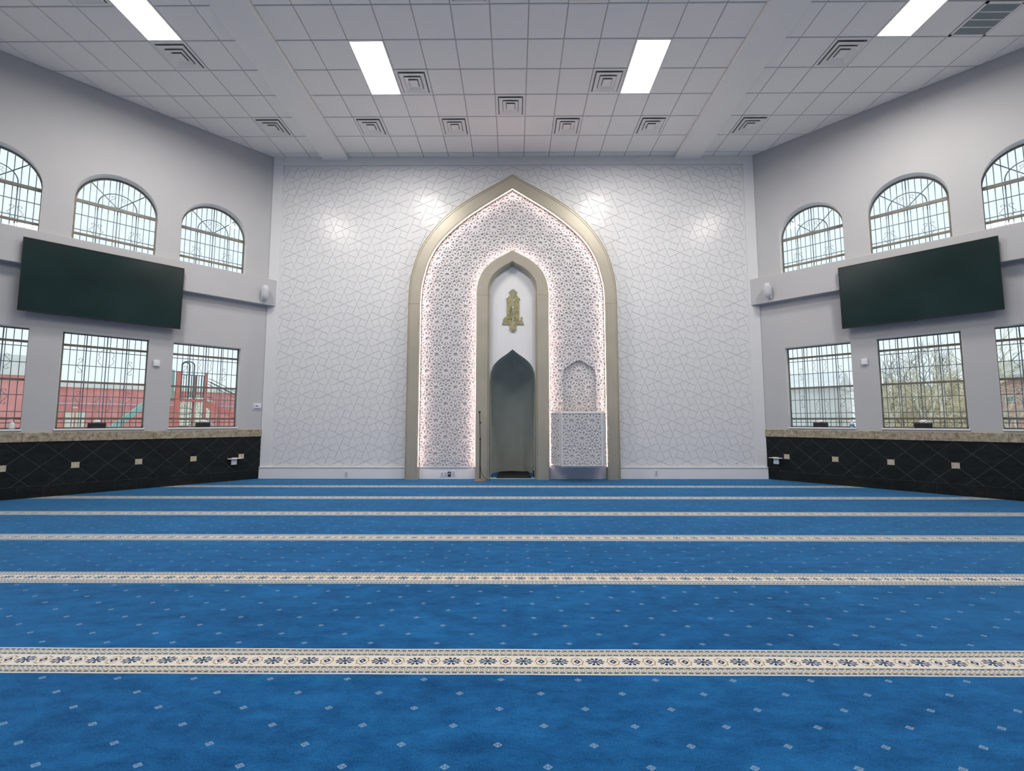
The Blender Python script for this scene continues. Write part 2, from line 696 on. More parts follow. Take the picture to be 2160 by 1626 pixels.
def inner_arch_half():
    k = 0.995
    pts = [(0.848, 4.25), (0.838, 4.45), (0.789, 4.65), (0.72, 4.81), (0.61, 4.945), (0.401, 5.118), (0.2, 5.225), (0.0, 5.335)]
    return smooth_curve([(x * k, 1.343 + (z - 1.343) * k) for x, z in pts], 18)


def inner_arch_inner_half():
    k = 0.995
    pts = [(0.533, 4.25), (0.527, 4.42), (0.489, 4.559), (0.389, 4.72), (0.234, 4.86), (0.11, 4.935), (0.0, 5.005)]
    return smooth_curve([(x * k, 1.343 + (z - 1.343) * k) for x, z in pts], 18)


def full_outline(half, z0):
    """left bottom -> apex -> right bottom"""
    h = [(half[0][0], z0)] + list(half)
    return [(-x, z) for x, z in h] + [(x, z) for x, z in reversed(h[:-1])]


OUT_O = full_outline(outer_arch_half(), 0.0)
OUT_I = full_outline(outer_arch_inner_half(), 0.0)
INN_O = full_outline(inner_arch_half(), 0.0)
INN_I = full_outline(inner_arch_inner_half(), 0.0)


def build_wall_pattern():
    X0, X1, Z0, Z1 = -5.545, 5.545, 0.285, 7.485
    fn = lambda u, v, d: (u, -d, v)
    zref = 4.083
    pieces = []          # (name, polygon relative to anchor, anchor, key)
    c, s = cos(TH), sin(TH)
    for i in range(-19, 20):
        for j in range(-14, 13):
            H = (i + j) % 2 != 0           # horizontal cross
            ax, az = i * G, zref + j * G
            # cell square to the upper right
            if H:
                a1 = (G * s * s, G * s * c)       # unused helper, kept symmetrical
            # corners of the pinwheel square in cell (i..i+1, j..j+1)
            if H:
                p1 = (G * c * c, G * c * s)                        # arm of (0,0) meets arm of (G,0)
                p2 = (G - G * c * s, G * c * c)                    # arm of (G,0) meets arm of (G,G)
                p3 = (G - G * c * c, G - G * c * s)
                p4 = (G * c * s, G - G * c * c)
            else:
                p1 = (G * c * s, G * c * c)
                p2 = (G * c * c, G - G * c * s)
                p3 = (G - G * c * s, G - G * c * c)
                p4 = (G - G * c * c, G * c * s)
            pieces.append(('square_tile', [p1, p2, p3, p4], (ax, az), ('s', H)))
            # kite across the edge to the right (horizontal edge)
            if H:
                k = [(0, 0), (G * c * c, -G * c * s), (G, 0), (G * c * c, G * c * s)]
            else:
                k = [(0, 0), (G - G * c * c, -G * c * s), (G, 0), (G - G * c * c, G * c * s)]
            pieces.append(('kite_tile', k, (ax, az), ('h', H)))
            # kite across the edge upward (vertical edge)
            if H:
                k = [(0, 0), (G * c * s, G - G * c * c), (0, G), (-G * c * s, G - G * c * c)]
            else:
                k = [(0, 0), (G * c * s, G * c * c), (0, G), (-G * c * s, G * c * c)]
            pieces.append(('kite_tile', k, (ax, az), ('v', H)))
    shared = {}
    cand = []
    rest = MB()
    for name, rel, (ax, az), key in pieces:
        poly = [(x + ax, z + az) for x, z in rel]
        full = all(X0 <= x <= X1 and Z0 <= z <= Z1 for x, z in poly)
        if all(inside(OUT_O, x, z) for x, z in poly):
            continue
        if full:
            hid = any(inside(OUT_O, x, z) for x, z in poly)
            cand.append((name, rel, (ax, az), key, hid))
        else:
            q = clip(clip(clip(clip(poly, 1, 0, X1), -1, 0, -X0), 0, 1, Z1), 0, -1, -Z0)
            if len(q) >= 3 and abs(area(q)) > 4e-4:
                q = inset(q, 0.0045)
                if len(q) >= 3:
                    rest.prism(q, fn, 0.0, 0.010)
    # the ones that show largest: nearest to the camera
    cand.sort(key=lambda t: (t[4], (t[2][0]) ** 2 + (t[2][1] - 1.34) ** 2))
    cnt = {}
    for name, rel, (ax, az), key, hid in cand:
        cnt[name] = cnt.get(name, 0) + 1
        if cnt[name] <= 290:
            if key not in shared:
                shared[key] = MB().prism(inset(rel, 0.0045), fn, 0.0, 0.010).mesh(name, 'panel_white')
            put(name, shared[key], WALL_BACK, (ax, D, az))
        else:
            rest.prism(inset([(x + ax, z + az) for x, z in rel], 0.0045), fn, 0.0, 0.010)
    o = rest.build('carved_tiles', 'panel_white', WALL_BACK, (0, D, 0))
    o['kind'] = 'stuff'
    # plain border round the carved field
    for a, b in ((-W, X0 - 0.03), (X1 + 0.03, W)):
        m = MB().bbox(a, b, D - 0.022, D + 0.01, 0.0, HC, 0.006)
        m.build('border_board', 'panel_white', WALL_BACK)
    MB().bbox(X0 - 0.03, X1 + 0.03, D - 0.022, D + 0.01, Z1 + 0.03, HC, 0.006).build('border_board', 'panel_white', WALL_BACK)


build_wall_pattern()


def baseboard(name, x0, x1, label, y=D):
    m = MB().bbox(x0, x1, y - 0.05, y, 0.0, 0.252, 0.004)
    o = m.build(name, 'white_trim')
    tag(o, label, 'baseboard', kind='structure')
    MB().bbox(x0, x1, y - 0.062, y, 0.252, 0.268, 0.004).build('top_lip', 'white_trim', o)
    return o


baseboard('baseboard_left', -W + 0.0, -2.44, 'tall white baseboard under the carved wall left of the prayer niche')
baseboard('baseboard_right', 2.44, W - 0.0, 'tall white baseboard under the carved wall right of the prayer niche')


# ================================================================== MIHRAB
MZ = 0.07     # lattice field stands this far out from the wall
FZ = 0.20     # frame fronts


def lattice_cell():
    """line segments of one twelve-petalled rosette cell, neighbours at 0.44 m"""
    a = 0.44
    P = lambda r, d: (r * cos(radians(d)), r * sin(radians(d)))
    seg = []
    for k in range(12):
        b = 15 + 30 * k
        pts = [P(0.052, b), P(0.124, b + 11.6), P(0.164, b + 9.6), P(0.180, b), P(0.164, b - 9.6), P(0.124, b - 11.6)]
        for i in range(6):
            seg.append((pts[i], pts[(i + 1) % 6]))
        Tt = P(0.180, b)
        # links outward
        m = round((b - 30) / 60) * 60 + 30                     # nearest centroid direction
        if abs(((b - m + 180) % 360) - 180) < 16:
            seg.append((Tt, P(0.254 - 0.024, m)))
        e = round(b / 60) * 60
        if abs(((b - e + 180) % 360) - 180) < 16:
            seg.append((Tt, P(a / 2, e)))
        seg.append((Tt, P(0.180, b + 30)))
    for d in (90, 150):
        cx, cz = P(0.254, d)
        ring = [(cx + 0.025 * cos(radians(30 + 60 * i)), cz + 0.025 * sin(radians(30 + 60 * i))) for i in range(6)]
        for i in range(6):
            seg.append((ring[i], ring[(i + 1) % 6]))
    for d in (90, 150, 210):                                     # ring stays between the cells
        pass
    return seg


CELL = lattice_cell()
LA, LH, LZ = 0.44, 0.381, 3.228


def cut_run(p, q, test, N=5):
    """the stretches of segment p-q that pass the test, as few segments as possible"""
    out, start = [], None
    for k in range(N + 1):
        tm = (k + 0.5) / N
        ok = k < N and test(p[0] + (q[0] - p[0]) * tm, p[1] + (q[1] - p[1]) * tm)
        if ok and start is None:
            start = k
        if not ok and start is not None:
            t0, t1 = start / N, k / N
            if t0 == 0 and t1 == 1:
                out.append((p, q))
            else:
                out.append(((p[0] + (q[0] - p[0]) * t0, p[1] + (q[1] - p[1]) * t0), (p[0] + (q[0] - p[0]) * t1, p[1] + (q[1] - p[1]) * t1)))
            start = None
    return out


def lattice(parent, test, fn, x0, x1, z0, z1, depth, shared, mat='lattice_white', zc=LZ, xo=0.0, halfrow0=True, name='rosette', wd=0.019, hh=0.030):
    """one object per rosette; cells cut by the border are meshed singly"""
    j0, j1 = int((z0 - zc) / LH) - 2, int((z1 - zc) / LH) + 2
    for j in range(j0, j1 + 1):
        cz = zc + j * LH
        off = LA / 2 if ((j % 2 == 0) == halfrow0) else 0.0
        for i in range(-8, 9):
            cx = xo + i * LA + off
            if cx < x0 - 0.3 or cx > x1 + 0.3:
                continue
            keep, n_all = [], 0
            for p, q in CELL:
                n_all += 1
                keep += cut_run(p, q, lambda x, z: test(cx + x, cz + z))
            if not keep:
                continue
            whole = len(keep) == n_all and all(a == b for a, b in zip(keep, CELL))
            if whole and 'full' in shared:
                me = shared['full']
            else:
                m = MB()
                for r_, (p, q) in enumerate(keep):          # tiny height steps keep crossing ribs from lying in one plane
                    m.rib(p, q, wd, fn, 0.0, hh - 0.0005 * ((r_ * 7) % 11))
                me = m.mesh(name, mat)
                if whole:
                    shared['full'] = me
            put(name, me, parent, fn(cx, cz, depth))


DOOR = smooth_curve([(0.388, 2.396), (0.375, 2.47), (0.31, 2.56), (0.2, 2.625), (0.1, 2.68), (0.0, 2.735)], 14)
DOOR_X = 1.543
DOOR_POLY = [(DOOR_X + 0.388, 0.30)] + [(DOOR_X + x, z) for x, z in DOOR] + [(DOOR_X - x, z) for x, z in reversed(DOOR[:-1])] + [(DOOR_X - 0.388, 0.30)]
NICHE = smooth_curve([(0.53, 2.27), (0.522, 2.40), (0.50, 2.475), (0.434, 2.62), (0.29, 2.766), (0.145, 2.867), (0.0, 2.985)], 16)


def arch_frame(parent, inner, outer, base_in, base_out, y_back, y_front, prof, name, mat):
    """moulded arch band split in two legs and two curved halves"""
    for sx in (1, -1):
        rows = [((base_in, 0.0), (base_out, 0.0))] + list(zip(inner, outer))

        def sweep(rows, nm):
            m = MB()
            n = len(prof)
            vs, fs = [], []
            for pi_, po in rows:
                for t, d in prof:
                    vs.append((sx * (pi_[0] + (po[0] - pi_[0]) * t), -(y_back + (y_front - y_back) * d), pi_[1] + (po[1] - pi_[1]) * t))
            for i in range(len(rows) - 1):
                for k in range(n - 1):
                    fs.append((i * n + k, i * n + k + 1, (i + 1) * n + k + 1, (i + 1) * n + k))
            m.add(vs, fs)
            m.build(nm, mat, parent)
        leg = [rows[0], ((inner[0][0], inner[0][1] - 0.004), (outer[0][0], outer[0][1] - 0.004))]
        sweep(leg, name + '_leg')
        half = len(inner) // 2
        sweep(list(zip(inner, outer))[:half + 1], name + '_haunch')
        sweep(list(zip(inner, outer))[half:], name + '_crown')


def ribbon(parent, outline, off, y0, y1, name, mat):
    """thin strip of LED tape following an outline, offset sideways by off"""
    vs, fs = [], []
    n = len(outline)
    pts = []
    for i in range(n):
        a, b = outline[max(i - 1, 0)], outline[min(i + 1, n - 1)]
        L = sqrt((b[0] - a[0]) ** 2 + (b[1] - a[1]) ** 2)
        nx, nz = (b[1] - a[1]) / L, -(b[0] - a[0]) / L
        pts.append((outline[i][0] + nx * off, outline[i][1] + nz * off))
    m = MB()
    for i in range(n):
        x, z = pts[i]
        vs += [(x, -y0, z), (x, -y1, z)]
    for i in range(n - 1):
        fs.append((2 * i, 2 * i + 1, 2 * i + 3, 2 * i + 2))
    m.add(vs, fs)
    return m.build(name, mat, parent)


def build_mihrab():
    fn = lambda u, v, d: (u, -d, v)
    root = thing('mihrab', 'tall gold-framed pointed arch with glowing white lattice around the prayer niche', 'mihrab', (0, D, 0))
    # gold bands
    prof_o = [(0, 0.0), (0, 0.90), (0.03, 0.95), (0.09, 0.95), (0.11, 0.985), (0.16, 0.985), (0.18, 0.96), (0.80, 0.96), (0.82, 1.0), (0.89, 1.0), (0.905, 0.94), (0.93, 0.94), (0.945, 0.99), (0.985, 0.99), (1.0, 0.93), (1.0, 0.0)]
    arch_frame(root, outer_arch_inner_half(), outer_arch_half(), 2.132, 2.435, 0.0, FZ, prof_o, 'outer_frame', 'gold_satin')
    prof_i = [(0, 0.0), (0, 0.62), (0.05, 0.66), (0.08, 0.80), (0.12, 0.80), (0.14, 0.93), (0.2, 0.97), (0.93, 0.97), (0.97, 0.93), (1.0, 0.9), (1.0, 0.0)]
    arch_frame(root, inner_arch_inner_half(), inner_arch_half(), 0.531, 0.842, 0.0, FZ + 0.02, prof_i, 'inner_frame', 'gold_satin')
    # lattice backing with the doorway to the balcony cut out
    zb = 0.285
    oi = [p for p in full_outline(outer_arch_inner_half(), zb)]
    io = [p for p in full_outline(inner_arch_half(), zb)]
    door = [(DOOR_X + 0.388, zb)] + DOOR_POLY[1:-1] + [(DOOR_X - 0.388, zb)]
    poly = oi + door + list(reversed(io))
    panel = MB().prism(poly, fn, 0.0, MZ).build('lattice_panel', 'lattice_white', root)
    MB().prism([(DOOR_X - 0.388, zb), (DOOR_X + 0.388, zb)] + DOOR_POLY[1:-1], fn, 0.0, 0.015).build('doorway_panel', 'lattice_white', root)
    sh = {}
    lattice(panel, lambda x, z: inside(poly, x, z), fn, -2.2, 2.2, zb, 6.9, MZ, sh)
    dp = [c for c in root.children if c.name.startswith('doorway_panel')][0]
    lattice(dp, lambda x, z: inside(DOOR_POLY, x, z) and z > 1.1, fn, 1.1, 2.0, 1.2, 2.8, 0.015, {})
    # boards under the lattice
    for a, b in ((-2.132, -0.842), (0.842, 2.132)):
        MB().bbox(a, b, -(MZ + 0.012), 0.0, 0.0, 0.262, 0.004).build('plinth_board', 'white_trim', root)
        MB().bbox(a, b, -(MZ + 0.03), 0.0, 0.262, 0.285, 0.004).build('plinth_lip', 'white_trim', root)
    # LED tape in the two coves
    ribbon(root, full_outline(outer_arch_inner_half(), 0.29), 0.004, MZ + 0.10, MZ + 0.115, 'light_strip', 'led_glow')
    ribbon(root, full_outline(inner_arch_half(), 0.29), -0.004, MZ + 0.10, MZ + 0.115, 'light_strip', 'led_glow')
    # smooth white panel above the niche
    fi = [(0.531, NICHE[0][1])] + list(inner_arch_inner_half())
    up = [(-x, z) for x, z in fi] + [(x, z) for x, z in reversed(fi[:-1])]
    down = [(x, z) for x, z in NICHE] + [(-x, z) for x, z in reversed(NICHE[:-1])]
    MB().prism(up + down[1:-1], fn, 0.0, 0.05).build('niche_head_panel', 'white_trim', root)
    # niche shell
    m = MB()
    prof = [(0.53, 0.0), (0.53, 1.2)] + list(NICHE)
    prof = prof + [(-x, z) for x, z in reversed(prof[:-1])]
    deps = [-0.049, 0.0, 0.4, 0.8, 0.95, 1.08, 1.19, 1.27, 1.33, 1.37, 1.395, 1.4]
    vs, fs = [], []
    for d in deps:
        k = 1.0 if d <= 0.8 else sqrt(max(0.0, 1 - ((d - 0.8) / 0.6) ** 2))
        for x, z in prof:
            zz = z if z <= NICHE[0][1] else NICHE[0][1] + (z - NICHE[0][1]) * k
            vs.append((x * k, d, zz))
    n = len(prof)
    for i in range(len(deps) - 1):
        for k in range(n - 1):
            fs.append((i * n + k, i * n + k + 1, (i + 1) * n + k + 1, (i + 1) * n + k))
    m.add(vs, fs)
    o = m.build('niche_shell', 'niche_plaster', root, smooth=True)
    bm = bmesh.new()
    bm.from_mesh(o.data)
    bmesh.ops.remove_doubles(bm, verts=bm.verts, dist=0.002)
    bmesh.ops.dissolve_degenerate(bm, edges=bm.edges, dist=0.001)
    bm.to_mesh(o.data)
    bm.free()


build_mihrab()


def build_emblem():
    root = thing('calligraphy_emblem', 'gold minaret-shaped calligraphy emblem on the white panel above the niche', 'emblem', (0, D - 0.05, 3.9))
    fn = lambda u, v, d: (u, -d, v - 3.9)
    P = [(0.004, 4.425), (-0.059, 4.364), (-0.087, 4.342), (-0.064, 4.335), (-0.059, 4.263), (-0.131, 4.205), (-0.153, 4.178), (-0.131, 4.170), (-0.131, 3.762),
         (-0.185, 3.745), (-0.215, 3.70), (-0.228, 3.62), (-0.243, 3.572), (-0.065, 3.572), (-0.064, 3.443), (-0.04, 3.405), (0.004, 3.388)]
    Q = [(0.020, 3.388), (0.064, 3.405), (0.089, 3.443), (0.09, 3.572), (0.271, 3.572), (0.228, 3.655), (0.218, 3.69), (0.235, 3.72), (0.232, 3.745), (0.21, 3.752), (0.192, 3.735),
         (0.200, 3.712), (0.190, 3.68), (0.178, 3.665), (0.156, 3.66), (0.156, 4.172), (0.184, 4.177), (0.155, 4.21), (0.10, 4.262), (0.09, 4.335), (0.112, 4.342), (0.08, 4.37), (0.020, 4.425)]
    MB().prism(P, fn, 0, 0.02).build('left_wing', 'emblem_gold', root)
    MB().prism(Q, fn, 0, 0.02).build('right_wing', 'emblem_gold', root)
    random.seed(4)
    m = MB()
    for k in range(26):
        sx = random.choice((-1, 1))
        x = 0.012 + sx * random.uniform(0.025, 0.115)
        z = random.uniform(3.62, 4.16)
        pts = []
        a = random.uniform(0, 6)
        for i in range(6):
            pts.append((x + 0.022 * cos(a + i * 0.7), -0.021, z - 3.9 + 0.04 * sin(a + i * 0.7)))
        m.tube(pts, 0.005, 4)
    m.build('script_strokes', 'emblem_gold', root)
    MB().box(0.005, 0.019, -0.012, 0, 3.44 - 3.9, 4.42 - 3.9).build('centre_strip', 'plastic_white', root)
    MB().prism([(0.012 + 0.02 * cos(k * pi / 4), 3.97 + 0.02 * sin(k * pi / 4)) for k in range(8)], fn, 0.0, 0.026).build('knot', 'plastic_white', root)


build_emblem()


def build_minbar():
    root = thing('minbar_balcony', 'small white projecting pulpit balcony faced with star lattice', 'balcony', (1.5, D, 0))
    z0, z1 = 0.325, 1.525
    yw, yf = -MZ - 0.02, -0.62
    wl, wr, fl, fr = 0.845 - 1.5, 2.13 - 1.5, 1.055 - 1.5, 1.948 - 1.5
    # floor board and top rail, trapezoid in plan
    plan = [(wl, yw), (fl, yf), (fr, yf), (wr, yw)]
    g = lambda u, v, d: (u, v, d)
    MB().prism(plan, g, z0, z0 + 0.03).build('bottom_board', 'lattice_white', root)

    def rail(z, h, t):
        m = MB()
        inn = [(wl + 0.06, yw), (fl + 0.05, yf + 0.06), (fr - 0.05, yf + 0.06), (wr - 0.06, yw)]
        out = [(wl - t, yw), (fl - t, yf - t), (fr + t, yf - t), (wr + t, yw)]
        for k in range(3):
            m.prism([out[k], out[k + 1], inn[k + 1], inn[k]], g, z, z + h)
        return m
    rail(z1 - 0.025, 0.03, 0.008).build('top_rail', 'lattice_white', root)

    def panel(a, b, nm):
        L = sqrt((b[0] - a[0]) ** 2 + (b[1] - a[1]) ** 2)
        ux, uy = (b[0] - a[0]) / L, (b[1] - a[1]) / L
        nx, ny = uy, -ux                   # outward (towards the hall)
        fn = lambda u, v, d: (a[0] + ux * u + nx * d, a[1] + uy * u + ny * d, v)
        zlo, zhi = z0 + 0.03, z1 - 0.025
        p = MB().prism([(0, zlo), (L, zlo), (L, zhi), (0, zhi)], fn, -0.03, -0.002).build(nm, 'lattice_white', root)
        bw = 0.035
        for q in ([(0, zlo), (bw, zlo), (bw, zhi), (0, zhi)], [(L - bw, zlo), (L, zlo), (L, zhi), (L - bw, zhi)],
                  [(bw, zlo), (L - bw, zlo), (L - bw, zlo + 0.02), (bw, zlo + 0.02)], [(bw, zhi - 0.02), (L - bw, zhi - 0.02), (L - bw, zhi), (bw, zhi)]):
            MB().prism(q, fn, -0.002, 0.031).build('border_strip', 'lattice_white', p)
        m = MB()
        zc = 0.929
        for j in (-2, -1, 0, 1, 2):
            off = 0.0 if j % 2 == 0 else LA / 2
            for i in (-3, -2, -1, 0, 1, 2, 3):
                cx, cz = L / 2 + i * LA + off, zc + j * LH
                for r_, (s0, s1) in enumerate(CELL):
                    for A, B in cut_run(s0, s1, lambda x, z: bw < cx + x < L - bw and zlo + 0.02 < cz + z < zhi - 0.02):
                        m.rib((cx + A[0], cz + A[1]), (cx + B[0], cz + B[1]), 0.019, fn, -0.002, 0.028 - 0.0005 * ((r_ * 7) % 11))
        m.build('star_lattice', 'lattice_white', p)
    panel((fl, yf), (fr, yf), 'front_panel')
    panel((wl, yw), (fl, yf), 'side_panel')
    panel((fr, yf), (wr, yw), 'side_panel')


build_minbar()


# ================================================================== SIDE WALLS WITH WINDOWS
WIN = {-1: [(0.495, 1.700), (2.085, 3.290), (3.690, 4.890)], 1: [(0.475, 1.640), (2.048, 3.212), (3.612, 4.780)]}
Z_LO = (1.185, 2.962)
Z_UP = (4.66, 5.52)


def arch_top(s0, s1, z0, zs, n=20):
    c, r = (s0 + s1) / 2, (s1 - s0) / 2
    ry = 6.13 - zs
    return [(s0, z0), (s1, z0)] + [(c + r * cos(pi * k / n), zs + ry * sin(pi * k / n)) for k in range(n + 1)]


def build_side_wall(sg):
    holes = []
    for s0, s1 in WIN[sg]:
        holes.append([(s0, Z_LO[0]), (s1, Z_LO[0]), (s1, Z_LO[1]), (s0, Z_LO[1])])
        holes.append(arch_top(s0, s1, Z_UP[0], Z_UP[1]))
    outer = [(0, 0), (SLEN, 0), (SLEN, HC + 0.15), (0, HC + 0.15)]
    m = MB()
    loops = [outer] + holes
    flat = [p for l in loops for p in l]
    tri = tessellate_polygon([[Vector((u, v, 0)) for u, v in l] for l in loops])
    for n in (0.0, -0.27):
        m.add([(lx(sg, u), n, v) for u, v in flat], [tuple(t) for t in tri])
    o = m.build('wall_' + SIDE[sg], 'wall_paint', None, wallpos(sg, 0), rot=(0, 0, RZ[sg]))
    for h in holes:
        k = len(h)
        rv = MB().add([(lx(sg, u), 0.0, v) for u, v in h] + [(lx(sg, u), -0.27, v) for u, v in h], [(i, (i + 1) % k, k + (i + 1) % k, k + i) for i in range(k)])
        rv.build('window_reveal', 'white_trim', o)  # whiter than the wall paint: sky light on the reveals put into the colour
    tag(o, 'white angled side wall on the %s with two rows of barred windows' % SIDE[sg], 'wall', kind='structure')
    # heavy ledge between the two window rows
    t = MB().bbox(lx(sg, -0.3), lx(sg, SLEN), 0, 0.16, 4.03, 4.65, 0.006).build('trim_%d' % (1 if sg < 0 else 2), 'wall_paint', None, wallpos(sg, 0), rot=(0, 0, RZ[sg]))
    tag(t, 'deep white ledge running along the %s wall above its screen' % SIDE[sg], 'ledge', kind='structure')
    return o


WALLS = {sg: build_side_wall(sg) for sg in (-1, 1)}


def scroll_pts(c, z, sx, sz, h, w):
    """S-shaped iron scroll"""
    pts = []
    for k in range(9):       # hook
        a = pi * (1.5 - k / 8 * 1.35)
        pts.append((c + sx * (w * 0.55 + 0.25 * w * cos(a) * 1.2), z + sz * (h * 0.40 + 0.12 * h * sin(a))))
    return pts


def grille_common(root, sg, c, wd, zlist, z0, ztop, posts=True):
    """rails + bars, bars end below the arch if ztop is callable"""
    yg = -0.285
    rails = MB()
    for z in zlist:
        rails.box(-wd, wd, yg - 0.006, yg + 0.006, z - 0.0065, z + 0.0065)
    gr = rails.build('grille', 'iron_grey', root)
    for k in range(12):
        x = (-5.5 + k) * 0.0905
        if abs(x) > wd - 0.02:
            continue
        MB().box(x - 0.005, x + 0.005, yg - 0.005, yg + 0.005, z0, ztop(x)).build('bar', 'iron_grey', gr)
    for x in (-0.285, 0.0, 0.285):
        zt = ztop(x) if posts or x == 0 else 5.59
        MB().box(x - 0.0075, x + 0.0075, yg - 0.0075, yg + 0.0075, z0, zt).build('post', 'iron_grey', gr)
    return gr, yg


def s_scroll(m, x, z, dx, h, yg):
    """one wrought scroll: two curls joined by a bent wire"""
    pts = []
    for k in range(8):
        a = radians(200 - k * 38)
        pts.append((x + dx * (0.035 + 0.028 * cos(a)), yg, z + h / 2 - 0.02 + 0.018 * sin(a)))
    mid = [(x + dx * 0.02, yg, z + h * 0.30), (x + dx * 0.055, yg, z + h * 0.16), (x + dx * 0.06, yg, z + h * 0.10), (x + dx * 0.09, yg, z)]
    lo = [(p[0], p[1], 2 * z - p[2]) for p in reversed(pts)]
    path = list(reversed(pts)) + mid + [(p[0], p[1], 2 * z - p[2]) for p in reversed(mid[:-1])] + list(reversed(lo))
    m.tube(path, 0.0035, 4)


def wave(m, x, z0, z1, dx, yg):
    pts = []
    prof = [0.0, 0.05, 0.068, 0.04, 0.066, 0.05, 0.0]
    for i, p in enumerate(prof):
        pts.append((x + dx * p, yg, z0 + (z1 - z0) * i / (len(prof) - 1)))
    m.tube(pts, 0.0035, 4)


def build_window(sg, idx, upper, n):
    s0, s1 = WIN[sg][idx]
    c, wd = (s0 + s1) / 2, (s1 - s0) / 2
    where = ['nearest the carved wall', 'in the middle of its row', 'farthest from the carved wall'][idx]
    if upper:
        lab = '%s barred window high on the %s wall, %s' % ('arched', SIDE[sg], where)
    else:
        lab = 'square barred window low on the %s wall, %s' % (SIDE[sg], where)
    root = wthing('window_%d' % n, sg, c, 0.0, 0.0, lab, 'window', kind='structure')
    yf0, yf1 = -0.245, -0.20
    if not upper:
        z0, z1 = Z_LO
        fw = 0.021
        fr = MB()
        fr.box(-wd, -wd + fw, yf0, yf1, z0, z1).box(wd - fw, wd, yf0, yf1, z0, z1)
        fr.box(-wd, wd, yf0, yf1, z1 - fw, z1).box(-wd, wd, yf0, yf1, z0, z0 + 0.022)
        fr.build('frame', 'dark_bronze', root)
        for z in (2.73, 2.05, 1.367):
            MB().box(-wd + fw, wd - fw, yf0 + 0.004, yf1 - 0.002, z - 0.02, z + 0.02).build('transom', 'dark_bronze', root)
        MB().box(-wd + fw, wd - fw, -0.224, -0.220, z0 + 0.02, z1 - fw).build('pane', 'window_glass', root)
        gr, yg = grille_common(root, sg, c, wd, (2.657, 2.367, 1.786, 1.49, 1.29), z0, lambda x: z1)
        for sx in (-1, 1):
            for zz in (2.367, 1.75):
                m = MB()
                s_scroll(m, sx * 0.315, zz, sx, 0.27, yg)
                m.build('scroll', 'iron_grey', gr)
            m = MB(); wave(m, sx * 0.045, 2.38, 2.70, sx, yg); m.build('scroll', 'iron_grey', gr)
            m = MB(); wave(m, sx * 0.045, 1.50, 1.77, sx, yg); m.build('scroll', 'iron_grey', gr)
        MB().bbox(-wd - 0.012, wd + 0.012, -0.20, 0.022, z0 - 0.03, z0 + 0.0, 0.004).build('window_sill', 'white_trim', root)
    else:
        z0, zs = Z_UP
        fw = 0.025
        fn = lambda u, v, d: (u, d, v)
        o = arch_top(-wd, wd, z0, zs, 28)
        i = [(x * (wd - fw) / wd, (z0 + 0.02) if z <= z0 + 1e-6 else (z if z <= zs else zs + (z - zs) * (6.13 - zs - fw) / (6.13 - zs))) for x, z in o]
        k = len(o)
        fr = MB()
        fr.add([fn(u, v, yf1) for u, v in o] + [fn(u, v, yf1) for u, v in i] + [fn(u, v, yf0) for u, v in o] + [fn(u, v, yf0) for u, v in i],
               [(a, (a + 1) % k, k + (a + 1) % k, k + a) for a in range(k)] + [(2 * k + a, 3 * k + a, 3 * k + (a + 1) % k, 2 * k + (a + 1) % k) for a in range(k)] +
               [(k + a, k + (a + 1) % k, 3 * k + (a + 1) % k, 3 * k + a) for a in range(k)])
        fr.build('frame', 'dark_bronze', root)
        for z in (5.508, 4.875):
            MB().box(-wd + fw, wd - fw, yf0 + 0.004, yf1 - 0.002, z - 0.02, z + 0.02).build('transom', 'dark_bronze', root)
        MB().prism(i, fn, -0.224, -0.220).build('pane', 'window_glass', root)

        def top(x):
            return zs + (6.13 - zs) * sqrt(max(0.0, 1 - (x / wd) ** 2))
        gr, yg = grille_common(root, sg, c, wd, (5.568, 5.273, 4.976), z0, top, posts=False)
        m = MB()
        m.tube([(0.285 * cos(pi * q / 16), yg, 5.585 + 0.275 * sin(pi * q / 16)) for q in range(17)], 0.009, 5)
        m.build('fan_arch', 'iron_grey', gr)
        for sx in (-1, 1):
            MB().tube([(0, yg, 5.565), (sx * 0.425, yg, 5.565 + 0.43)], 0.009, 5).build('fan_ray', 'iron_grey', gr)
            for ex in (-1, 1):
                m = MB()
                s_scroll(m, sx * 0.285 + ex * 0.012, 5.02, ex, 0.28, yg)
                m.build('scroll', 'iron_grey', gr)
            m = MB()
            s_scroll(m, sx * 0.04, 5.69, sx, 0.22, yg)
            m.build('scroll', 'iron_grey', gr)


_n = 1
for _sg in (-1, 1):
    for _i in range(3):
        for _u in (True, False):
            build_window(_sg, _i, _u, _n)
            _n += 1


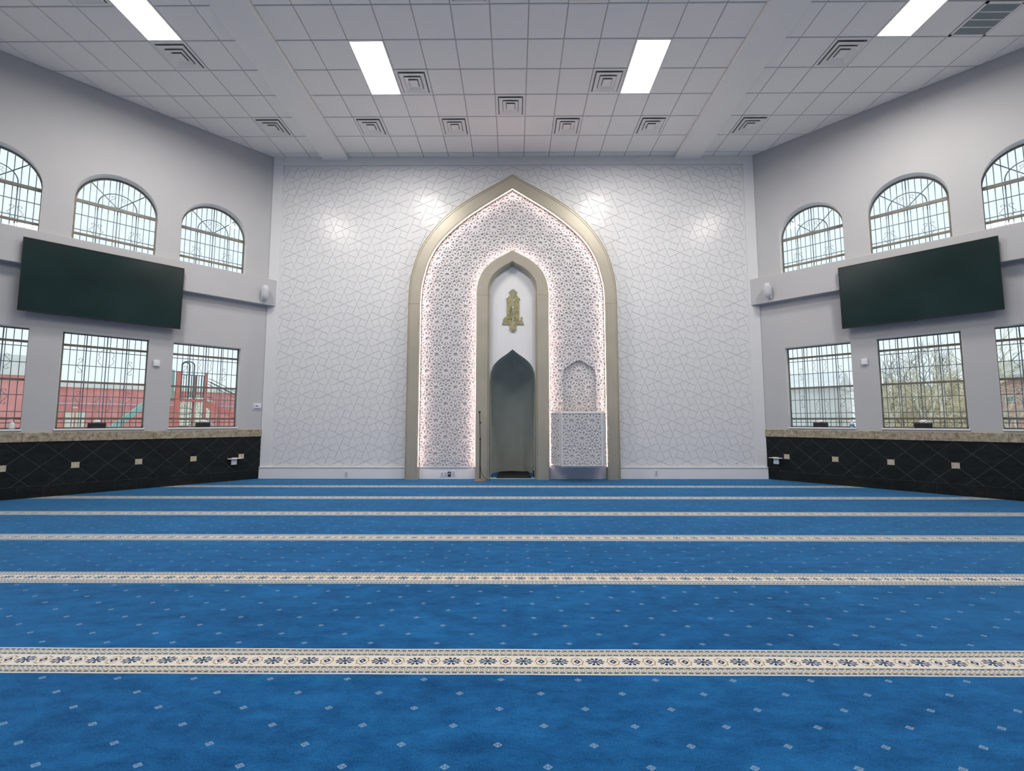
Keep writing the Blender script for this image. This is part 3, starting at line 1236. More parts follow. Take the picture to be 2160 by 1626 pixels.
# ------------------------------------------------------------------ black tile wainscot with granite cap
def build_wainscot(sg):
    wall = WALLS[sg]
    fn = lambda u, v, d: (lx(sg, u), d, v)
    g = 0.0035
    DI = 0.4335                       # diamond diagonal
    s_off = 0.389 if sg < 0 else 0.405
    ztop, zbor = 0.962, 0.20
    root = MB().box(lx(sg, 0), lx(sg, SLEN), 0.0, 0.012, 0.0, ztop).build('wainscot', 'grout', wall)
    shared = {}
    insz = 0.052
    # beige insets
    ins = []
    k = 0
    while s_off + k * 2 * DI < SLEN + 0.1:
        ins.append(s_off + k * 2 * DI)
        k += 1
    # diamonds: vertices at (s_off + i*DI/2, ztop - j*DI/2), i+j even are apexes
    nmax = int(SLEN / DI * 2) + 3
    for i in range(-3, nmax):
        for j in range(-1, 6):
            if (i + j) % 2 == 0:
                continue
            cs, cz = s_off + i * DI / 2, ztop - j * DI / 2
            poly = [(cs, cz + DI / 2), (cs + DI / 2, cz), (cs, cz - DI / 2), (cs - DI / 2, cz)]
            full = min(p[0] for p in poly) >= 0 and max(p[0] for p in poly) <= SLEN and min(p[1] for p in poly) >= zbor and max(p[1] for p in poly) <= ztop
            q = poly
            if not full:
                q = clip(clip(clip(clip(q, 1, 0, SLEN), -1, 0, 0), 0, 1, ztop), 0, -1, -zbor)
            if len(q) < 3 or abs(area(q)) < 1e-3:
                continue
            q = inset(q, g)
            # trim the corner that meets a beige inset
            for si in ins:
                for dx_, dz_ in ((1, 0), (-1, 0), (0, 1), (0, -1)):
                    px, pz = cs + dx_ * DI / 2, cz + dz_ * DI / 2
                    if abs(px - si) < 1e-3 and abs(pz - (ztop - DI)) < 1e-3:
                        q = clip(q, dx_, dz_, dx_ * px + dz_ * pz - insz - 0.003)
            if len(q) < 3:
                continue
            MB().prism([(u, v) for u, v in q], fn, 0.010, 0.0175).build('tile', 'black_tile', root)
    for si in ins:
        if si + insz < SLEN:
            MB().prism([(si - insz, ztop - DI - insz), (si + insz, ztop - DI - insz), (si + insz, ztop - DI + insz), (si - insz, ztop - DI + insz)], fn, 0.010, 0.019).build('inset_tile', 'inset_stone', root)
    s = 0.0
    while s < SLEN - 0.01:
        e = min(s + 0.305, SLEN)
        MB().box(lx(sg, s + 0.0015), lx(sg, e - 0.0015), 0.010, 0.0175, 0.004, zbor - 0.0025).build('border_tile', 'black_tile', root)
        s = e
    # granite cap in three slabs
    cuts = [0.0, 1.93, 3.66, SLEN]
    for a, b in zip(cuts[:-1], cuts[1:]):
        MB().bbox(lx(sg, a + 0.001), lx(sg, b - 0.001), 0.0, 0.035, ztop, 1.122, 0.006).build('granite_slab', 'granite_beige', wall)


for _sg in (-1, 1):
    build_wainscot(_sg)


# ================================================================== CEILING
def build_ceiling():
    ce = MB().prism([(x * 1.02, y + (0.15 if y > 0 else -0.2)) for x, y in OUTLINE], lambda u, v, d: (u, v, d), HC + 0.012, HC + 0.13).build('ceiling', 'ceiling_grid')
    tag(ce, 'white suspended ceiling of square acoustic tiles', 'ceiling', kind='structure')
    fn = lambda u, v, d: (u, v, d)
    R0, C0 = 9.7137, 0.2744
    edges = [D] + [R0 - T * k for k in range(28)]
    cols = []
    xc = [C0 + T * k for k in range(-7, 7)]
    cols += list(zip(xc[:-1], xc[1:]))                       # 13 centre columns -3.993..3.93
    right = [4.54] + [4.85 + T * k for k in range(9)]
    left = [-4.603] + [-4.93 - T * k for k in range(9)]
    cols += list(zip(right[:-1], right[1:])) + [(b, a) for a, b in zip(left[:-1], left[1:])]

    def cell(cx, cy):
        return (cx, cy)
    # fittings occupy these modules: (x centre, y centre)
    col_c = lambda k: C0 + T * (k - 0.5)
    row_c = lambda k: R0 - T * (k + 0.5)
    fit = set()
    diffs = [(col_c(-5), row_c(1)), (col_c(-2), row_c(1)), (col_c(2), row_c(1)), (col_c(5), row_c(1)),
             (col_c(0), row_c(2)), (col_c(-3), row_c(3)), (col_c(3), row_c(3)),
             (-4.93 - T * 0.5, row_c(1)), (-4.93 - T * 1.5, row_c(4)), (-4.93 - T * 2.5, row_c(6)),
             (4.85 + T * 0.5, row_c(1)), (4.85 + T * 1.5, row_c(4)),
             (col_c(-1), row_c(6)), (col_c(2), row_c(6)), (col_c(4), row_c(6))]
    grilles = [(4.85 + T * 4.5, row_c(5))]
    lights = []
    for base in (3, 15):                                         # rows in view, then one more bank overhead
        lights += [((C0 + T * -4.5), R0 - T * (base + 1)), ((C0 + T * 3.5), R0 - T * (base + 1))]
        lights += [(-4.93 - T * 1.5, R0 - T * (base + 3)), (4.85 + T * 2.5, R0 - T * (base + 3))]
    for x, y in diffs + grilles:
        fit.add((round(x, 2), round(y, 2)))
    for x, y in lights:
        fit.add((round(x, 2), round(y + T / 2, 2)))
        fit.add((round(x, 2), round(y - T / 2, 2)))
    g = 0.009
    rest = MB()
    full = None
    for ri in range(len(edges) - 1):
        y1, y0 = edges[ri], edges[ri + 1]
        for x0, x1 in cols:
            cx, cy = (x0 + x1) / 2, (y0 + y1) / 2
            if (round(cx, 2), round(cy, 2)) in fit:
                continue
            poly = [(x0 + g, y0 + g), (x1 - g, y0 + g), (x1 - g, y1 - g), (x0 + g, y1 - g)]
            q = clip(clip(poly, R2, R2, (W + D) * R2 - 0.004), -R2, R2, (W + D) * R2 - 0.004)
            q = clip(clip(clip(q, 1, 0, XS), -1, 0, XS), 0, -1, -YB)
            if len(q) < 3 or abs(area(q)) < 2e-3:
                continue
            if y0 > 5.3:
                whole = len(q) == 4 and abs(abs(area(q)) - (T - 2 * g) ** 2) < 1e-4
                if whole and full is None:
                    h = T / 2 - g
                    full = tile_mesh([(-h, -h), (h, -h), (h, h), (-h, h)])
                if whole:
                    put('ceiling_tile', full, ce, (cx, cy, HC))
                else:
                    put('ceiling_tile', tile_mesh([(u - cx, v - cy) for u, v in q]), ce, (cx, cy, HC))
            else:
                rest.prism(q, fn, HC, HC + 0.02)
    o = rest.build('far_tiles', 'ceiling_tile', ce)
    o['kind'] = 'stuff'
    return diffs, grilles, lights


def tile_mesh(poly):
    m = MB()
    a = poly
    b = inset(poly, 0.006)
    if len(a) == len(b):
        if area(a) < 0:
            a = a[::-1]
        # keep the corners paired up
        b = [min(b, key=lambda p: (p[0] - q[0]) ** 2 + (p[1] - q[1]) ** 2) for q in a]
        n = len(a)
        vs = [(u, v, 0.02) for u, v in a] + [(u, v, 0.006) for u, v in a] + [(u, v, 0.0) for u, v in b]
        fs = [(i, (i + 1) % n, n + (i + 1) % n, n + i) for i in range(n)] + [(n + i, n + (i + 1) % n, 2 * n + (i + 1) % n, 2 * n + i) for i in range(n)]
        fs.append(tuple(range(2 * n, 3 * n)))
        m.add(vs, fs)
    else:
        m.prism(poly, lambda u, v, d: (u, v, d), 0.0, 0.02)
    return m.mesh('ceiling_tile', 'ceiling_tile')


DIFFS, GRILLES, LIGHTS = build_ceiling()


def build_beams():
    for x0, x1, n, s in ((-4.603, -3.993, 3, 'left'), (3.930, 4.540, 4, 'right')):
        o = MB().bbox(x0, x1, YB, D, HC - 0.085, HC + 0.015, 0.004).build('trim_%d' % n, 'beam_white')
        tag(o, 'shallow white boxed beam running down the ceiling on the %s' % s, 'beam', kind='structure')


build_beams()


def build_diffusers():
    proto = None
    labels = {}
    names = ['in the back row, far left of the beam-framed bay', 'in the back row left of the arch apex', 'in the back row right of the arch apex', 'in the back row beside the right beam',
             'alone on the hall axis above the arch', 'touching the left middle lamp', 'touching the right middle lamp',
             'in the back row outside the left beam', 'at the end of the outer left lamp', 'cut by the upper frame edge in the outer left bay',
             'in the back row outside the right beam', 'beside the end of the outer right lamp',
             'cut by the upper frame edge left of axis', 'cut by the upper frame edge right of axis', 'cut by the upper frame edge nearer the right beam']
    for k, (x, y) in enumerate(DIFFS):
        lab = 'square white ceiling air diffuser ' + names[k]
        if proto is None:
            proto = thing('air_diffuser', lab, 'air diffuser', (x, y, HC), 0, 'ceiling air diffusers')
            h = T / 2 - 0.006
            MB().box(-h, h, -h, h, 0.006, 0.011).build('back_plate', 'duct_dark', proto)

            def ring(a, za, b, zb, th=0.006):
                m = MB()
                A = [(-a, -a, za), (a, -a, za), (a, a, za), (-a, a, za)]
                B = [(-b, -b, zb), (b, -b, zb), (b, b, zb), (-b, b, zb)]
                A2 = [(p[0], p[1], p[2] + th) for p in A]
                B2 = [(p[0], p[1], p[2] + th) for p in B]
                vs = A + B + A2 + B2
                fs = []
                for i in range(4):
                    j = (i + 1) % 4
                    fs += [(i, j, 4 + j, 4 + i), (8 + i, 12 + i, 12 + j, 8 + j), (i, 8 + i, 8 + j, j), (4 + i, 4 + j, 12 + j, 12 + i)]
                return m.add(vs, fs)
            ring(h, 0.0, h - 0.045, 0.0, 0.006).build('rim', 'diffuser_white', proto)
            ring(0.232, -0.020, 0.160, -0.002).build('louvre', 'diffuser_white', proto)
            ring(0.150, -0.024, 0.092, -0.004).build('louvre', 'diffuser_white', proto)
            MB().bbox(-0.080, 0.080, -0.080, 0.080, -0.027, -0.017, 0.004).build('centre_plate', 'diffuser_white', proto)
            MB().box(-0.012, 0.012, -0.012, 0.012, -0.017, 0.007).build('hanger', 'duct_dark', proto)
        else:
            c = copy_tree(proto)
            c.location = (x, y, HC)
            c['label'] = lab


build_diffusers()


def build_return_grille():
    x, y = GRILLES[0]
    root = thing('return_air_grille', 'grey four-panel return air grille in the outer right ceiling bay', 'air grille', (x, y, HC))
    h = T / 2 - 0.008
    MB().box(-h, h, -h, h, 0.006, 0.011).build('back_plate', 'duct_dark', root)
    m = MB()
    m.box(-h, -h + 0.035, -h, h, -0.006, 0.006).box(h - 0.035, h, -h, h, -0.006, 0.006).box(-h, h, -h, -h + 0.035, -0.006, 0.006).box(-h, h, h - 0.035, h, -0.006, 0.006)
    m.build('frame', 'diffuser_white', root)
    inner = 2 * (h - 0.035)
    for k in range(1, 4):
        yy = -h + 0.035 + inner * k / 4
        MB().box(-h + 0.035, h - 0.035, yy - 0.008, yy + 0.008, -0.005, 0.006).build('divider', 'diffuser_white', root)
    for k in range(4):
        y0 = -h + 0.035 + inner * k / 4 + 0.008
        y1 = -h + 0.035 + inner * (k + 1) / 4 - 0.008
        m = MB()
        for q in range(6):
            yy = y0 + (y1 - y0) * (q + 0.5) / 6
            m.add([(-h + 0.035, yy - 0.010, 0.005), (h - 0.035, yy - 0.010, 0.005), (h - 0.035, yy + 0.010, -0.004), (-h + 0.035, yy + 0.010, -0.004),
                   (-h + 0.035, yy - 0.010, 0.003), (h - 0.035, yy - 0.010, 0.003), (h - 0.035, yy + 0.010, -0.006), (-h + 0.035, yy + 0.010, -0.006)],
                  [(0, 1, 2, 3), (7, 6, 5, 4), (0, 4, 5, 1), (1, 5, 6, 2), (2, 6, 7, 3), (3, 7, 4, 0)])
        m.build('louvre_blades', 'grille_grey', root)


build_return_grille()


def build_lights():
    proto = None
    vis = ['lit rectangular ceiling panel light left of the arch, inside the left beam', 'lit rectangular ceiling panel light right of the arch, inside the right beam',
           'lit rectangular ceiling panel light in the bay outside the left beam', 'lit rectangular ceiling panel light in the bay outside the right beam']
    for k, (x, y) in enumerate(LIGHTS):
        lab = vis[k] if k < 4 else 'ceiling panel light above the camera, %s' % ['inside the left beam', 'inside the right beam', 'outside the left beam', 'outside the right beam'][k - 4]
        if proto is None:
            proto = thing('ceiling_light', lab, 'ceiling light', (x, y, HC), 0, 'ceiling panel lights')
            a, b = T / 2 - 0.006, T - 0.006
            m = MB()
            m.box(-a, -a + 0.022, -b, b, -0.006, 0.008).box(a - 0.022, a, -b, b, -0.006, 0.008).box(-a, a, -b, -b + 0.022, -0.006, 0.008).box(-a, a, b - 0.022, b, -0.006, 0.008)
            m.build('frame', 'diffuser_white', proto)
            MB().add([(-a + 0.02, -b + 0.02, -0.003), (a - 0.02, -b + 0.02, -0.003), (a - 0.02, b - 0.02, -0.003), (-a + 0.02, b - 0.02, -0.003)], [(3, 2, 1, 0)]).build('lens', 'lamp_lens', proto)
            ld = bpy.data.lights.new('panel_lamp', 'AREA')
            ld.shape = 'RECTANGLE'
            ld.size, ld.size_y = 2 * a - 0.04, 2 * b - 0.04
            ld.energy = LAMP_WATTS
            ld.color = (1.0, 0.935, 0.86)
            ld.spread = radians(LAMP_SPREAD)
            put('panel_lamp', ld, proto, (0, 0, -0.008))
        else:
            c = copy_tree(proto)
            c.location = (x, y, HC)
            c['label'] = lab


build_lights()


# ================================================================== THINGS ON THE SIDE WALLS
def build_tv(sg):
    s0, s1 = (1.63, 3.835) if sg < 0 else (1.545, 3.735)
    zc, hh = 3.838, 0.635
    c, hw = (s0 + s1) / 2, (s1 - s0) / 2
    root = wthing('television', sg, c, 0.222, zc, 'large black flat-screen television tilted on the %s wall under the arched windows' % SIDE[sg], 'television', 'wall-mounted screens')
    root.rotation_euler = Matrix.Rotation(RZ[sg], 3, 'Z').to_euler()
    tilt = radians(-2.2)
    m = MB().bbox(-hw, hw, -0.05, 0.0, -hh, hh, 0.008)
    m.build('housing', 'black_plastic', root, rot=(tilt, 0, 0))
    b = 0.012
    m = MB()
    m.box(-hw, -hw + b, 0, 0.006, -hh, hh).box(hw - b, hw, 0, 0.006, -hh, hh).box(-hw, hw, 0, 0.006, hh - b, hh).box(-hw, hw, 0, 0.006, -hh, -hh + b * 1.6)
    m.build('bezel', 'black_plastic', root, rot=(tilt, 0, 0))
    MB().box(-hw + b, hw - b, 0, 0.002, -hh + b * 1.6, hh - b).build('screen', 'tv_screen', root, rot=(tilt, 0, 0))
    MB().bbox(-0.03, 0.03, -0.02, 0.004, -hh - 0.012, -hh + 0.002, 0.003).build('sensor_tab', 'black_plastic', root, rot=(tilt, 0, 0))
    MB().box(-0.35, 0.35, -0.222, -0.04, -0.22, 0.12).build('wall_bracket', 'black_plastic', root)


for _sg in (-1, 1):
    build_tv(_sg)


def build_speaker(sg):
    s = 0.165 if sg < 0 else 0.285
    root = wthing('wall_speaker', sg, s, 0.16, 4.30, 'small rounded white loudspeaker on the %s ledge beside the carved wall' % SIDE[sg], 'speaker', 'ledge loudspeakers')
    yaw = radians(25) * (1 if sg < 0 else -1)
    m = MB()
    prof = []
    n = 12
    vs, fs = [], []
    rows = 12
    for j in range(rows + 1):
        t = -1 + 2 * j / rows
        z = 0.165 * t
        r = (1 - abs(t) ** 3.2 * 0.45)
        for k in range(n + 1):
            a = pi * k / n
            vs.append((0.082 * r * cos(a), 0.075 + 0.105 * r * sin(a), z))
    for j in range(rows):
        for k in range(n):
            fs.append((j * (n + 1) + k, j * (n + 1) + k + 1, (j + 1) * (n + 1) + k + 1, (j + 1) * (n + 1) + k))
        fs.append((j * (n + 1) + n, j * (n + 1), (j + 1) * (n + 1), (j + 1) * (n + 1) + n))
    fs.append(tuple(range(n, -1, -1)))
    fs.append(tuple(rows * (n + 1) + k for k in range(n + 1)))
    m.add(vs, fs)
    m.build('cabinet', 'speaker_grey', root, rot=(radians(-6), 0, yaw), smooth=False)
    MB().bbox(-0.02, 0.02, 0.0, 0.012, -0.19, 0.10, 0.003).build('bracket', 'plastic_white', root)
    MB().tube([(0, 0.01, -0.15), (0, 0.05, -0.19), (0, 0.09, -0.165)], 0.012, 6).build('bracket_arm', 'speaker_grey', root)
    MB().tube([(0, 0.01, 0.0), (0, 0.09, 0.0)], 0.014, 6).build('pivot', 'speaker_grey', root)


for _sg in (-1, 1):
    build_speaker(_sg)


def build_plates():
    for sg, s, z in ((-1, 1.955, 2.485), (1, 1.845, 2.512)):
        root = wthing('wall_sensor', sg, s, 0.0, z, 'small white square sensor box between the low windows of the %s wall' % SIDE[sg], 'sensor', 'white wall boxes')
        MB().bbox(-0.05, 0.05, 0.0, 0.035, -0.062, 0.062, 0.008).build('body', 'plastic_white', root)
        MB().bbox(-0.034, 0.034, 0.03, 0.04, -0.045, 0.035, 0.004).build('cover', 'plastic_white', root)
    # thermostat
    root = wthing('thermostat', -1, 0.125, 0.0, 1.652, 'white thermostat with small blue display at the left wall corner', 'thermostat')
    MB().bbox(-0.092, 0.092, 0.0, 0.012, -0.078, 0.078, 0.004).build('back_plate', 'speaker_grey', root)
    MB().bbox(-0.078, 0.062, 0.01, 0.035, -0.035, 0.055, 0.006).build('body', 'plastic_white', root)
    MB().box(-0.02, 0.036, 0.034, 0.037, -0.002, 0.022).build('display', 'lcd_blue', root)
    # little white brackets with a tray on the black tiles
    for sg, s in ((-1, 0.53), (1, 0.205)):
        root = wthing('wall_tray', sg, s, 0.018, 0.49, 'small white tray on a short bracket fixed to the black tiles of the %s wall' % SIDE[sg], 'wall tray', 'white trays on black tiles')
        MB().bbox(-0.128, 0.128, 0.0, 0.12, -0.006, 0.006, 0.003).build('tray', 'plastic_white', root)
        MB().bbox(-0.055, 0.055, 0.02, 0.10, 0.006, 0.018, 0.004).build('pad', 'plastic_white', root)
        MB().bbox(-0.052, 0.052, 0.0, 0.05, -0.135, -0.006, 0.005).build('bracket', 'plastic_white', root)


build_plates()


def build_tissues():
    random.seed(11)
    spots = [(-1, 2.75, 'middle low window, left wall'), (-1, 1.12, 'low left window beside the thermostat'),
             (1, 1.047, 'low right window beside the carved wall'), (1, 2.63, 'middle low window, right wall')]
    for sg, s, wh in spots:
        root = wthing('tissue_box', sg, s, -0.055, Z_LO[0], 'dark tissue box on the sill of the ' + wh, 'tissue box', 'tissue boxes on the window sills')
        MB().bbox(-0.125, 0.125, -0.058, 0.058, 0.0, 0.098, 0.005).build('box', 'box_brown', root)
        MB().prism([(0.06 * cos(a * pi / 8), 0.02 * sin(a * pi / 8)) for a in range(16)], lambda u, v, d: (u, v, d), 0.098, 0.0995).build('slot', 'black_plastic', root)
        m = MB()
        n = 14
        vs, fs = [], []
        hs = [0.097, 0.115, 0.135, 0.155]
        for j, h in enumerate(hs):
            r = [0.03, 0.05, 0.045, 0.02][j]
            for k in range(n):
                a = 2 * pi * k / n
                rr = r * (1 + random.uniform(-0.35, 0.35))
                vs.append((rr * cos(a) * 1.1, rr * sin(a) * 0.55, h + random.uniform(-0.008, 0.01) * (j > 0)))
        for j in range(len(hs) - 1):
            for k in range(n):
                fs.append((j * n + k, j * n + (k + 1) % n, (j + 1) * n + (k + 1) % n, (j + 1) * n + k))
        fs.append(tuple((len(hs) - 1) * n + k for k in range(n)))
        m.add(vs, fs)
        m.build('tissue', 'tissue_white', root)


build_tissues()


def build_bottles():
    for sg, s, lab in ((1, 1.575, 'clear sanitizer bottle with blue label on the right sill beside the tissue box'), (-1, 3.79, 'clear sanitizer bottle on the left sill at the picture edge')):
        root = wthing('sanitizer_bottle', sg, s, -0.05, Z_LO[0], lab, 'bottle', 'sanitizer bottles')
        MB().lathe([(0.036, 0), (0.04, 0.006), (0.04, 0.08), (0.034, 0.098), (0.016, 0.108), (0.014, 0.118)], 18).build('bottle', 'gel_clear', root, smooth=True)
        MB().lathe([(0.0408, 0.02), (0.0408, 0.068)], 18).build('label_band', 'label_blue' if sg > 0 else 'plastic_white', root)
        MB().lathe([(0.017, 0.116), (0.017, 0.13), (0.006, 0.132), (0.006, 0.155)], 12).build('pump', 'plastic_white', root)
        MB().bbox(-0.01, 0.04, -0.009, 0.009, 0.153, 0.165, 0.003).build('nozzle', 'plastic_white', root)


build_bottles()


def build_outlets():
    def plate(x, z, w_, h_, y, label, mat, nm, g=None):
        root = thing(nm, label, 'outlet', (x, y, z), 0, g)
        MB().bbox(-w_ / 2, w_ / 2, -0.008, 0.0, -h_ / 2, h_ / 2, 0.003).build('cover_plate', mat, root)
        MB().bbox(-w_ * 0.26, w_ * 0.26, -0.012, -0.006, -h_ * 0.30, h_ * 0.30, 0.003).build('socket', 'speaker_grey' if mat == 'plastic_white' else 'black_plastic', root)
        if mat == 'plastic_white':
            for dz in (-0.16, 0.16):
                MB().box(-w_ * 0.08, w_ * 0.08, -0.0135, -0.011, (dz - 0.05) * h_, (dz + 0.05) * h_).build('slot', 'outlet_dark', root)
        else:
            MB().lathe([(0.018, 0), (0.018, 0.004)], 12).build('ring', 'speaker_grey', root, (0, -0.012, 0.012), rot=(pi / 2, 0, 0))
    yp = D - MZ - 0.012
    plate(-1.605, 0.112, 0.075, 0.12, yp, 'leftmost white outlet plate under the left lattice', 'plastic_white', 'wall_outlet')
    plate(-1.522, 0.112, 0.075, 0.12, yp, 'second white outlet plate under the left lattice', 'plastic_white', 'wall_outlet')
    plate(-1.437, 0.112, 0.075, 0.115, yp, 'dark round-socket plate under the left lattice', 'outlet_dark', 'audio_outlet')
    plate(-1.338, 0.137, 0.08, 0.13, yp, 'taller white outlet plate set higher at the right end of the row', 'plastic_white', 'wall_outlet')
    plate(-3.80, 0.115, 0.075, 0.12, D - 0.05, 'single white outlet on the baseboard left of the arch', 'plastic_white', 'wall_outlet')
    plate(3.27, 0.145, 0.075, 0.12, D - 0.05, 'single white outlet on the baseboard right of the arch', 'plastic_white', 'wall_outlet')


build_outlets()


def build_mic():
    root = thing('microphone_stand', 'slim dark microphone stand with round base before the left gold pillar', 'microphone stand', (-0.715, 9.50, 0))
    MB().lathe([(0.135, 0.0), (0.135, 0.012), (0.12, 0.02), (0.03, 0.03), (0.018, 0.05)], 32).build('base', 'base_taupe', root)
    MB().tube([(0, 0, 0.03), (0, 0, 0.92)], 0.013, 10).build('lower_pole', 'stand_bronze', root)
    MB().tube([(0, 0, 0.9), (-0.01, 0, 1.25), (-0.018, 0, 1.50)], 0.009, 8).build('upper_pole', 'stand_bronze', root)
    for z in (0.30, 0.92, 1.28):
        MB().tube([(0, 0, z - 0.02), (0, 0, z + 0.02)], 0.017, 10).build('collar', 'black_plastic', root)
    MB().lathe([(0.008, -0.03), (0.022, -0.015), (0.027, 0.0), (0.022, 0.018), (0.008, 0.03)], 14).build('microphone', 'black_plastic', root, (-0.018, 0, 1.515), smooth=True)
    pts = []
    for k in range(15):
        t = k / 14
        pts.append((0.014 + 0.21 * t ** 1.5, 0.0 + 0.10 * t, 0.27 * (1 - t) ** 2 + 0.006))
    MB().tube(pts, 0.005, 6).build('cable', 'cord_brown', root)


build_mic()


def build_niche_things():
    o = thing('black_mat', 'folded black mat lying on the carpet inside the prayer niche', 'mat', (0.03, D + 0.55, 0.0))
    random.seed(5)
    m = MB()
    nx, ny = 18, 22
    vs, fs = [], []
    for j in range(ny + 1):
        for i in range(nx + 1):
            u, v = i / nx, j / ny
            x = (-0.40 + 0.80 * u) * (1.0 - 0.06 * v)
            y = -0.57 + 1.27 * v
            z = 0.018 + 0.006 * sin(9 * u + 4 * v) + random.uniform(-0.002, 0.002) + (0.0 if 0 < j < ny and 0 < i < nx else -0.012)
            vs.append((x + random.uniform(-0.004, 0.004), y, z))
    for j in range(ny):
        for i in range(nx):
            fs.append((j * (nx + 1) + i, j * (nx + 1) + i + 1, (j + 1) * (nx + 1) + i + 1, (j + 1) * (nx + 1) + i))
    m.add(vs, fs)
    q = m.build('cloth', 'black_cloth', o, (0, 0, 0.0))
    md = q.modifiers.new('thickness', 'SOLIDIFY')
    md.thickness = 0.012
    md.offset = -1
    # coil of cable at the right jamb
    root = thing('cable_coil', 'black coil of cable leaning in the niche by the right pillar', 'cable', (0.485, D + 0.02, 0.0))
    for k in range(4):
        r = 0.055 + 0.006 * k
        MB().tube([(0.004 * k - 0.008, 0.02 * cos(0) + r * 0.6 * cos(a * pi / 10), 0.105 + r * sin(a * pi / 10)) for a in range(21)], 0.011, 6).build('loop', 'black_plastic', root)
    MB().tube([(0, 0.0, 0.16), (-0.035, 0, 0.21), (-0.02, 0, 0.25), (0.02, 0, 0.27)], 0.004, 5).build('cable_end', 'black_plastic', root)


build_niche_things()


# ================================================================== OUTDOORS
def build_outdoors():
    g = MB().box(-70, 70, -40, 90, -0.35, -0.30).build('ground', 'ground_concrete')
    tag(g, 'pale concrete yard outside the hall', 'ground', kind='structure')
    sg = -1
    M = lambda s, n, z: (s, n, z)

    def at(name, label, cat, group=None):
        return wthing(name, sg, 0, 0, 0, label, cat, group)
    # ---- long red building beyond the left windows
    r = at('red_building', 'long low red building with pale parapet beyond the left windows', 'building')
    MB().box(-8.0, 4.4, -18, -14, -0.3, 2.68).build('wall', 'red_siding', r)
    for k in range(30):
        s = -7.9 + k * 0.41
        MB().box(s, s + 0.03, -14.0, -13.97, -0.3, 2.68).build('siding_rib', 'red_siding', r)
    MB().box(-8.1, 4.5, -18.1, -13.9, 2.68, 2.85).build('parapet', 'parapet_white', r)
    MB().box(-8.0, 4.4, -13.9, -13.84, 1.99, 2.04).build('handrail', 'rail_lilac', r)
    for s in (3.02, 3.33):
        d = MB().box(s, s + 0.27, -14.0, -13.94, -0.3, 1.66).build('door', 'cream_siding', r)
        MB().box(s + 0.05, s + 0.22, -13.94, -13.93, 0.9, 1.5).build('door_pane', 'parapet_white', d)
    MB().box(3.25, 3.41, -14.0, -13.95, 1.815, 1.885).build('sign', 'cream_siding', r)
    r2 = at('gable_building', 'washed-out pale building with a pinkish wall beyond the leftmost low window', 'building')
    MB().box(4.6, 9.0, -17, -13, -0.3, 3.0).build('wall', 'red_siding', r2)
    MB().box(4.5, 9.1, -17.1, -12.9, 3.0, 3.75).build('fascia', 'parapet_white', r2)
    # ---- cream shed behind the playground
    r3 = at('cream_shed', 'cream lap-sided shed behind the red playground frame', 'shed')
    MB().box(-1.0, 0.02, -13.4, -12.4, -0.3, 2.2).build('body', 'cream_siding', r3)
    for k in range(18):
        z = -0.2 + k * 0.135
        m = MB().add([(-1.0, -12.4, z), (0.02, -12.4, z), (0.02, -12.37, z), (-1.0, -12.37, z), (-1.0, -12.4, z + 0.13), (0.02, -12.4, z + 0.13)],
                     [(0, 1, 2, 3), (3, 2, 5, 4), (0, 3, 4), (1, 5, 2)])
        m.build('lap_board', 'cream_siding', r3)
    MB().prism([(-1.1, 2.2), (0.12, 2.2), (-0.49, 2.45)], lambda u, v, d: (u, d, v), -13.5, -12.3).build('roof', 'cream_siding', r3)
    # ---- playground
    p = at('playground_structure', 'red and green playground tower with ramp and teal slide outside the left windows', 'playground')

    def post(s, n, zt, wd, mat):
        MB().bbox(s - wd / 2, s + wd / 2, n - wd / 2, n + wd / 2, -0.3, zt, 0.012).build('post', mat, p)
    post(0.91, -6.0, 2.90, 0.105, 'play_red')
    post(0.187, -6.0, 2.90, 0.085, 'play_red')
    post(0.355, -7.0, 2.86, 0.07, 'play_brown')
    post(1.10, -6.9, 1.98, 0.09, 'play_red')
    MB().bbox(0.187, 0.91, -6.05, -5.97, 1.95, 2.015, 0.006).build('deck_edge', 'play_red', p)
    MB().box(0.15, 1.15, -7.0, -6.05, 1.96, 2.0).build('deck', 'play_brown', p)
    for z, a, b in ((2.795, 0.19, 0.86), (2.085, -0.02, 0.86)):
        MB().tube([(a, -6.0, z), (b, -6.0, z)], 0.014, 6).build('rail', 'play_green', p)
    for k in range(9):
        s = 0.25 + k * 0.066
        MB().tube([(s, -6.0, 2.085), (s, -6.0, 2.795)], 0.011, 6).build('baluster', 'play_green', p)
    for a, b, n in ((0.52, 0.84, -6.0), (0.60, 0.80, -6.3)):
        c, rr = (a + b) / 2, (b - a) / 2
        pts = [(a, n, 2.05), (a, n, 3.12)] + [(c - rr * cos(pi * k / 10), n, 3.12 + 0.11 * sin(pi * k / 10)) for k in range(11)] + [(b, n, 3.12), (b, n, 2.05)]
        MB().tube(pts, 0.020, 6).build('entry_hoop', 'play_green', p)
    # tube panel in teal
    MB().lathe([(0.16, 2.0), (0.17, 2.02), (0.17, 2.92), (0.10, 2.96)], 16, (1.16, -6.15, 0)).build('tube_slide_entry', 'play_teal', p)
    # ramp with handrails, falling towards the corner
    m = MB()
    m.add([(0.15, -6.05, 1.97), (-1.4, -6.05, 1.26), (-1.4, -6.05, 1.02), (0.15, -6.05, 1.75), (0.15, -5.99, 1.97), (-1.4, -5.99, 1.26), (-1.4, -5.99, 1.02), (0.15, -5.99, 1.75)],
          [(0, 1, 2, 3), (7, 6, 5, 4), (0, 4, 5, 1), (1, 5, 6, 2), (2, 6, 7, 3), (3, 7, 4, 0)])
    m.build('ramp', 'play_red', p)
    for n in (-6.0, -6.75):
        for z in (2.70, 2.60):
            MB().tube([(0.12, n, z), (0.06, n, z), (-1.4, n, z - 0.79)], 0.011, 6).build('ramp_rail', 'play_green', p)
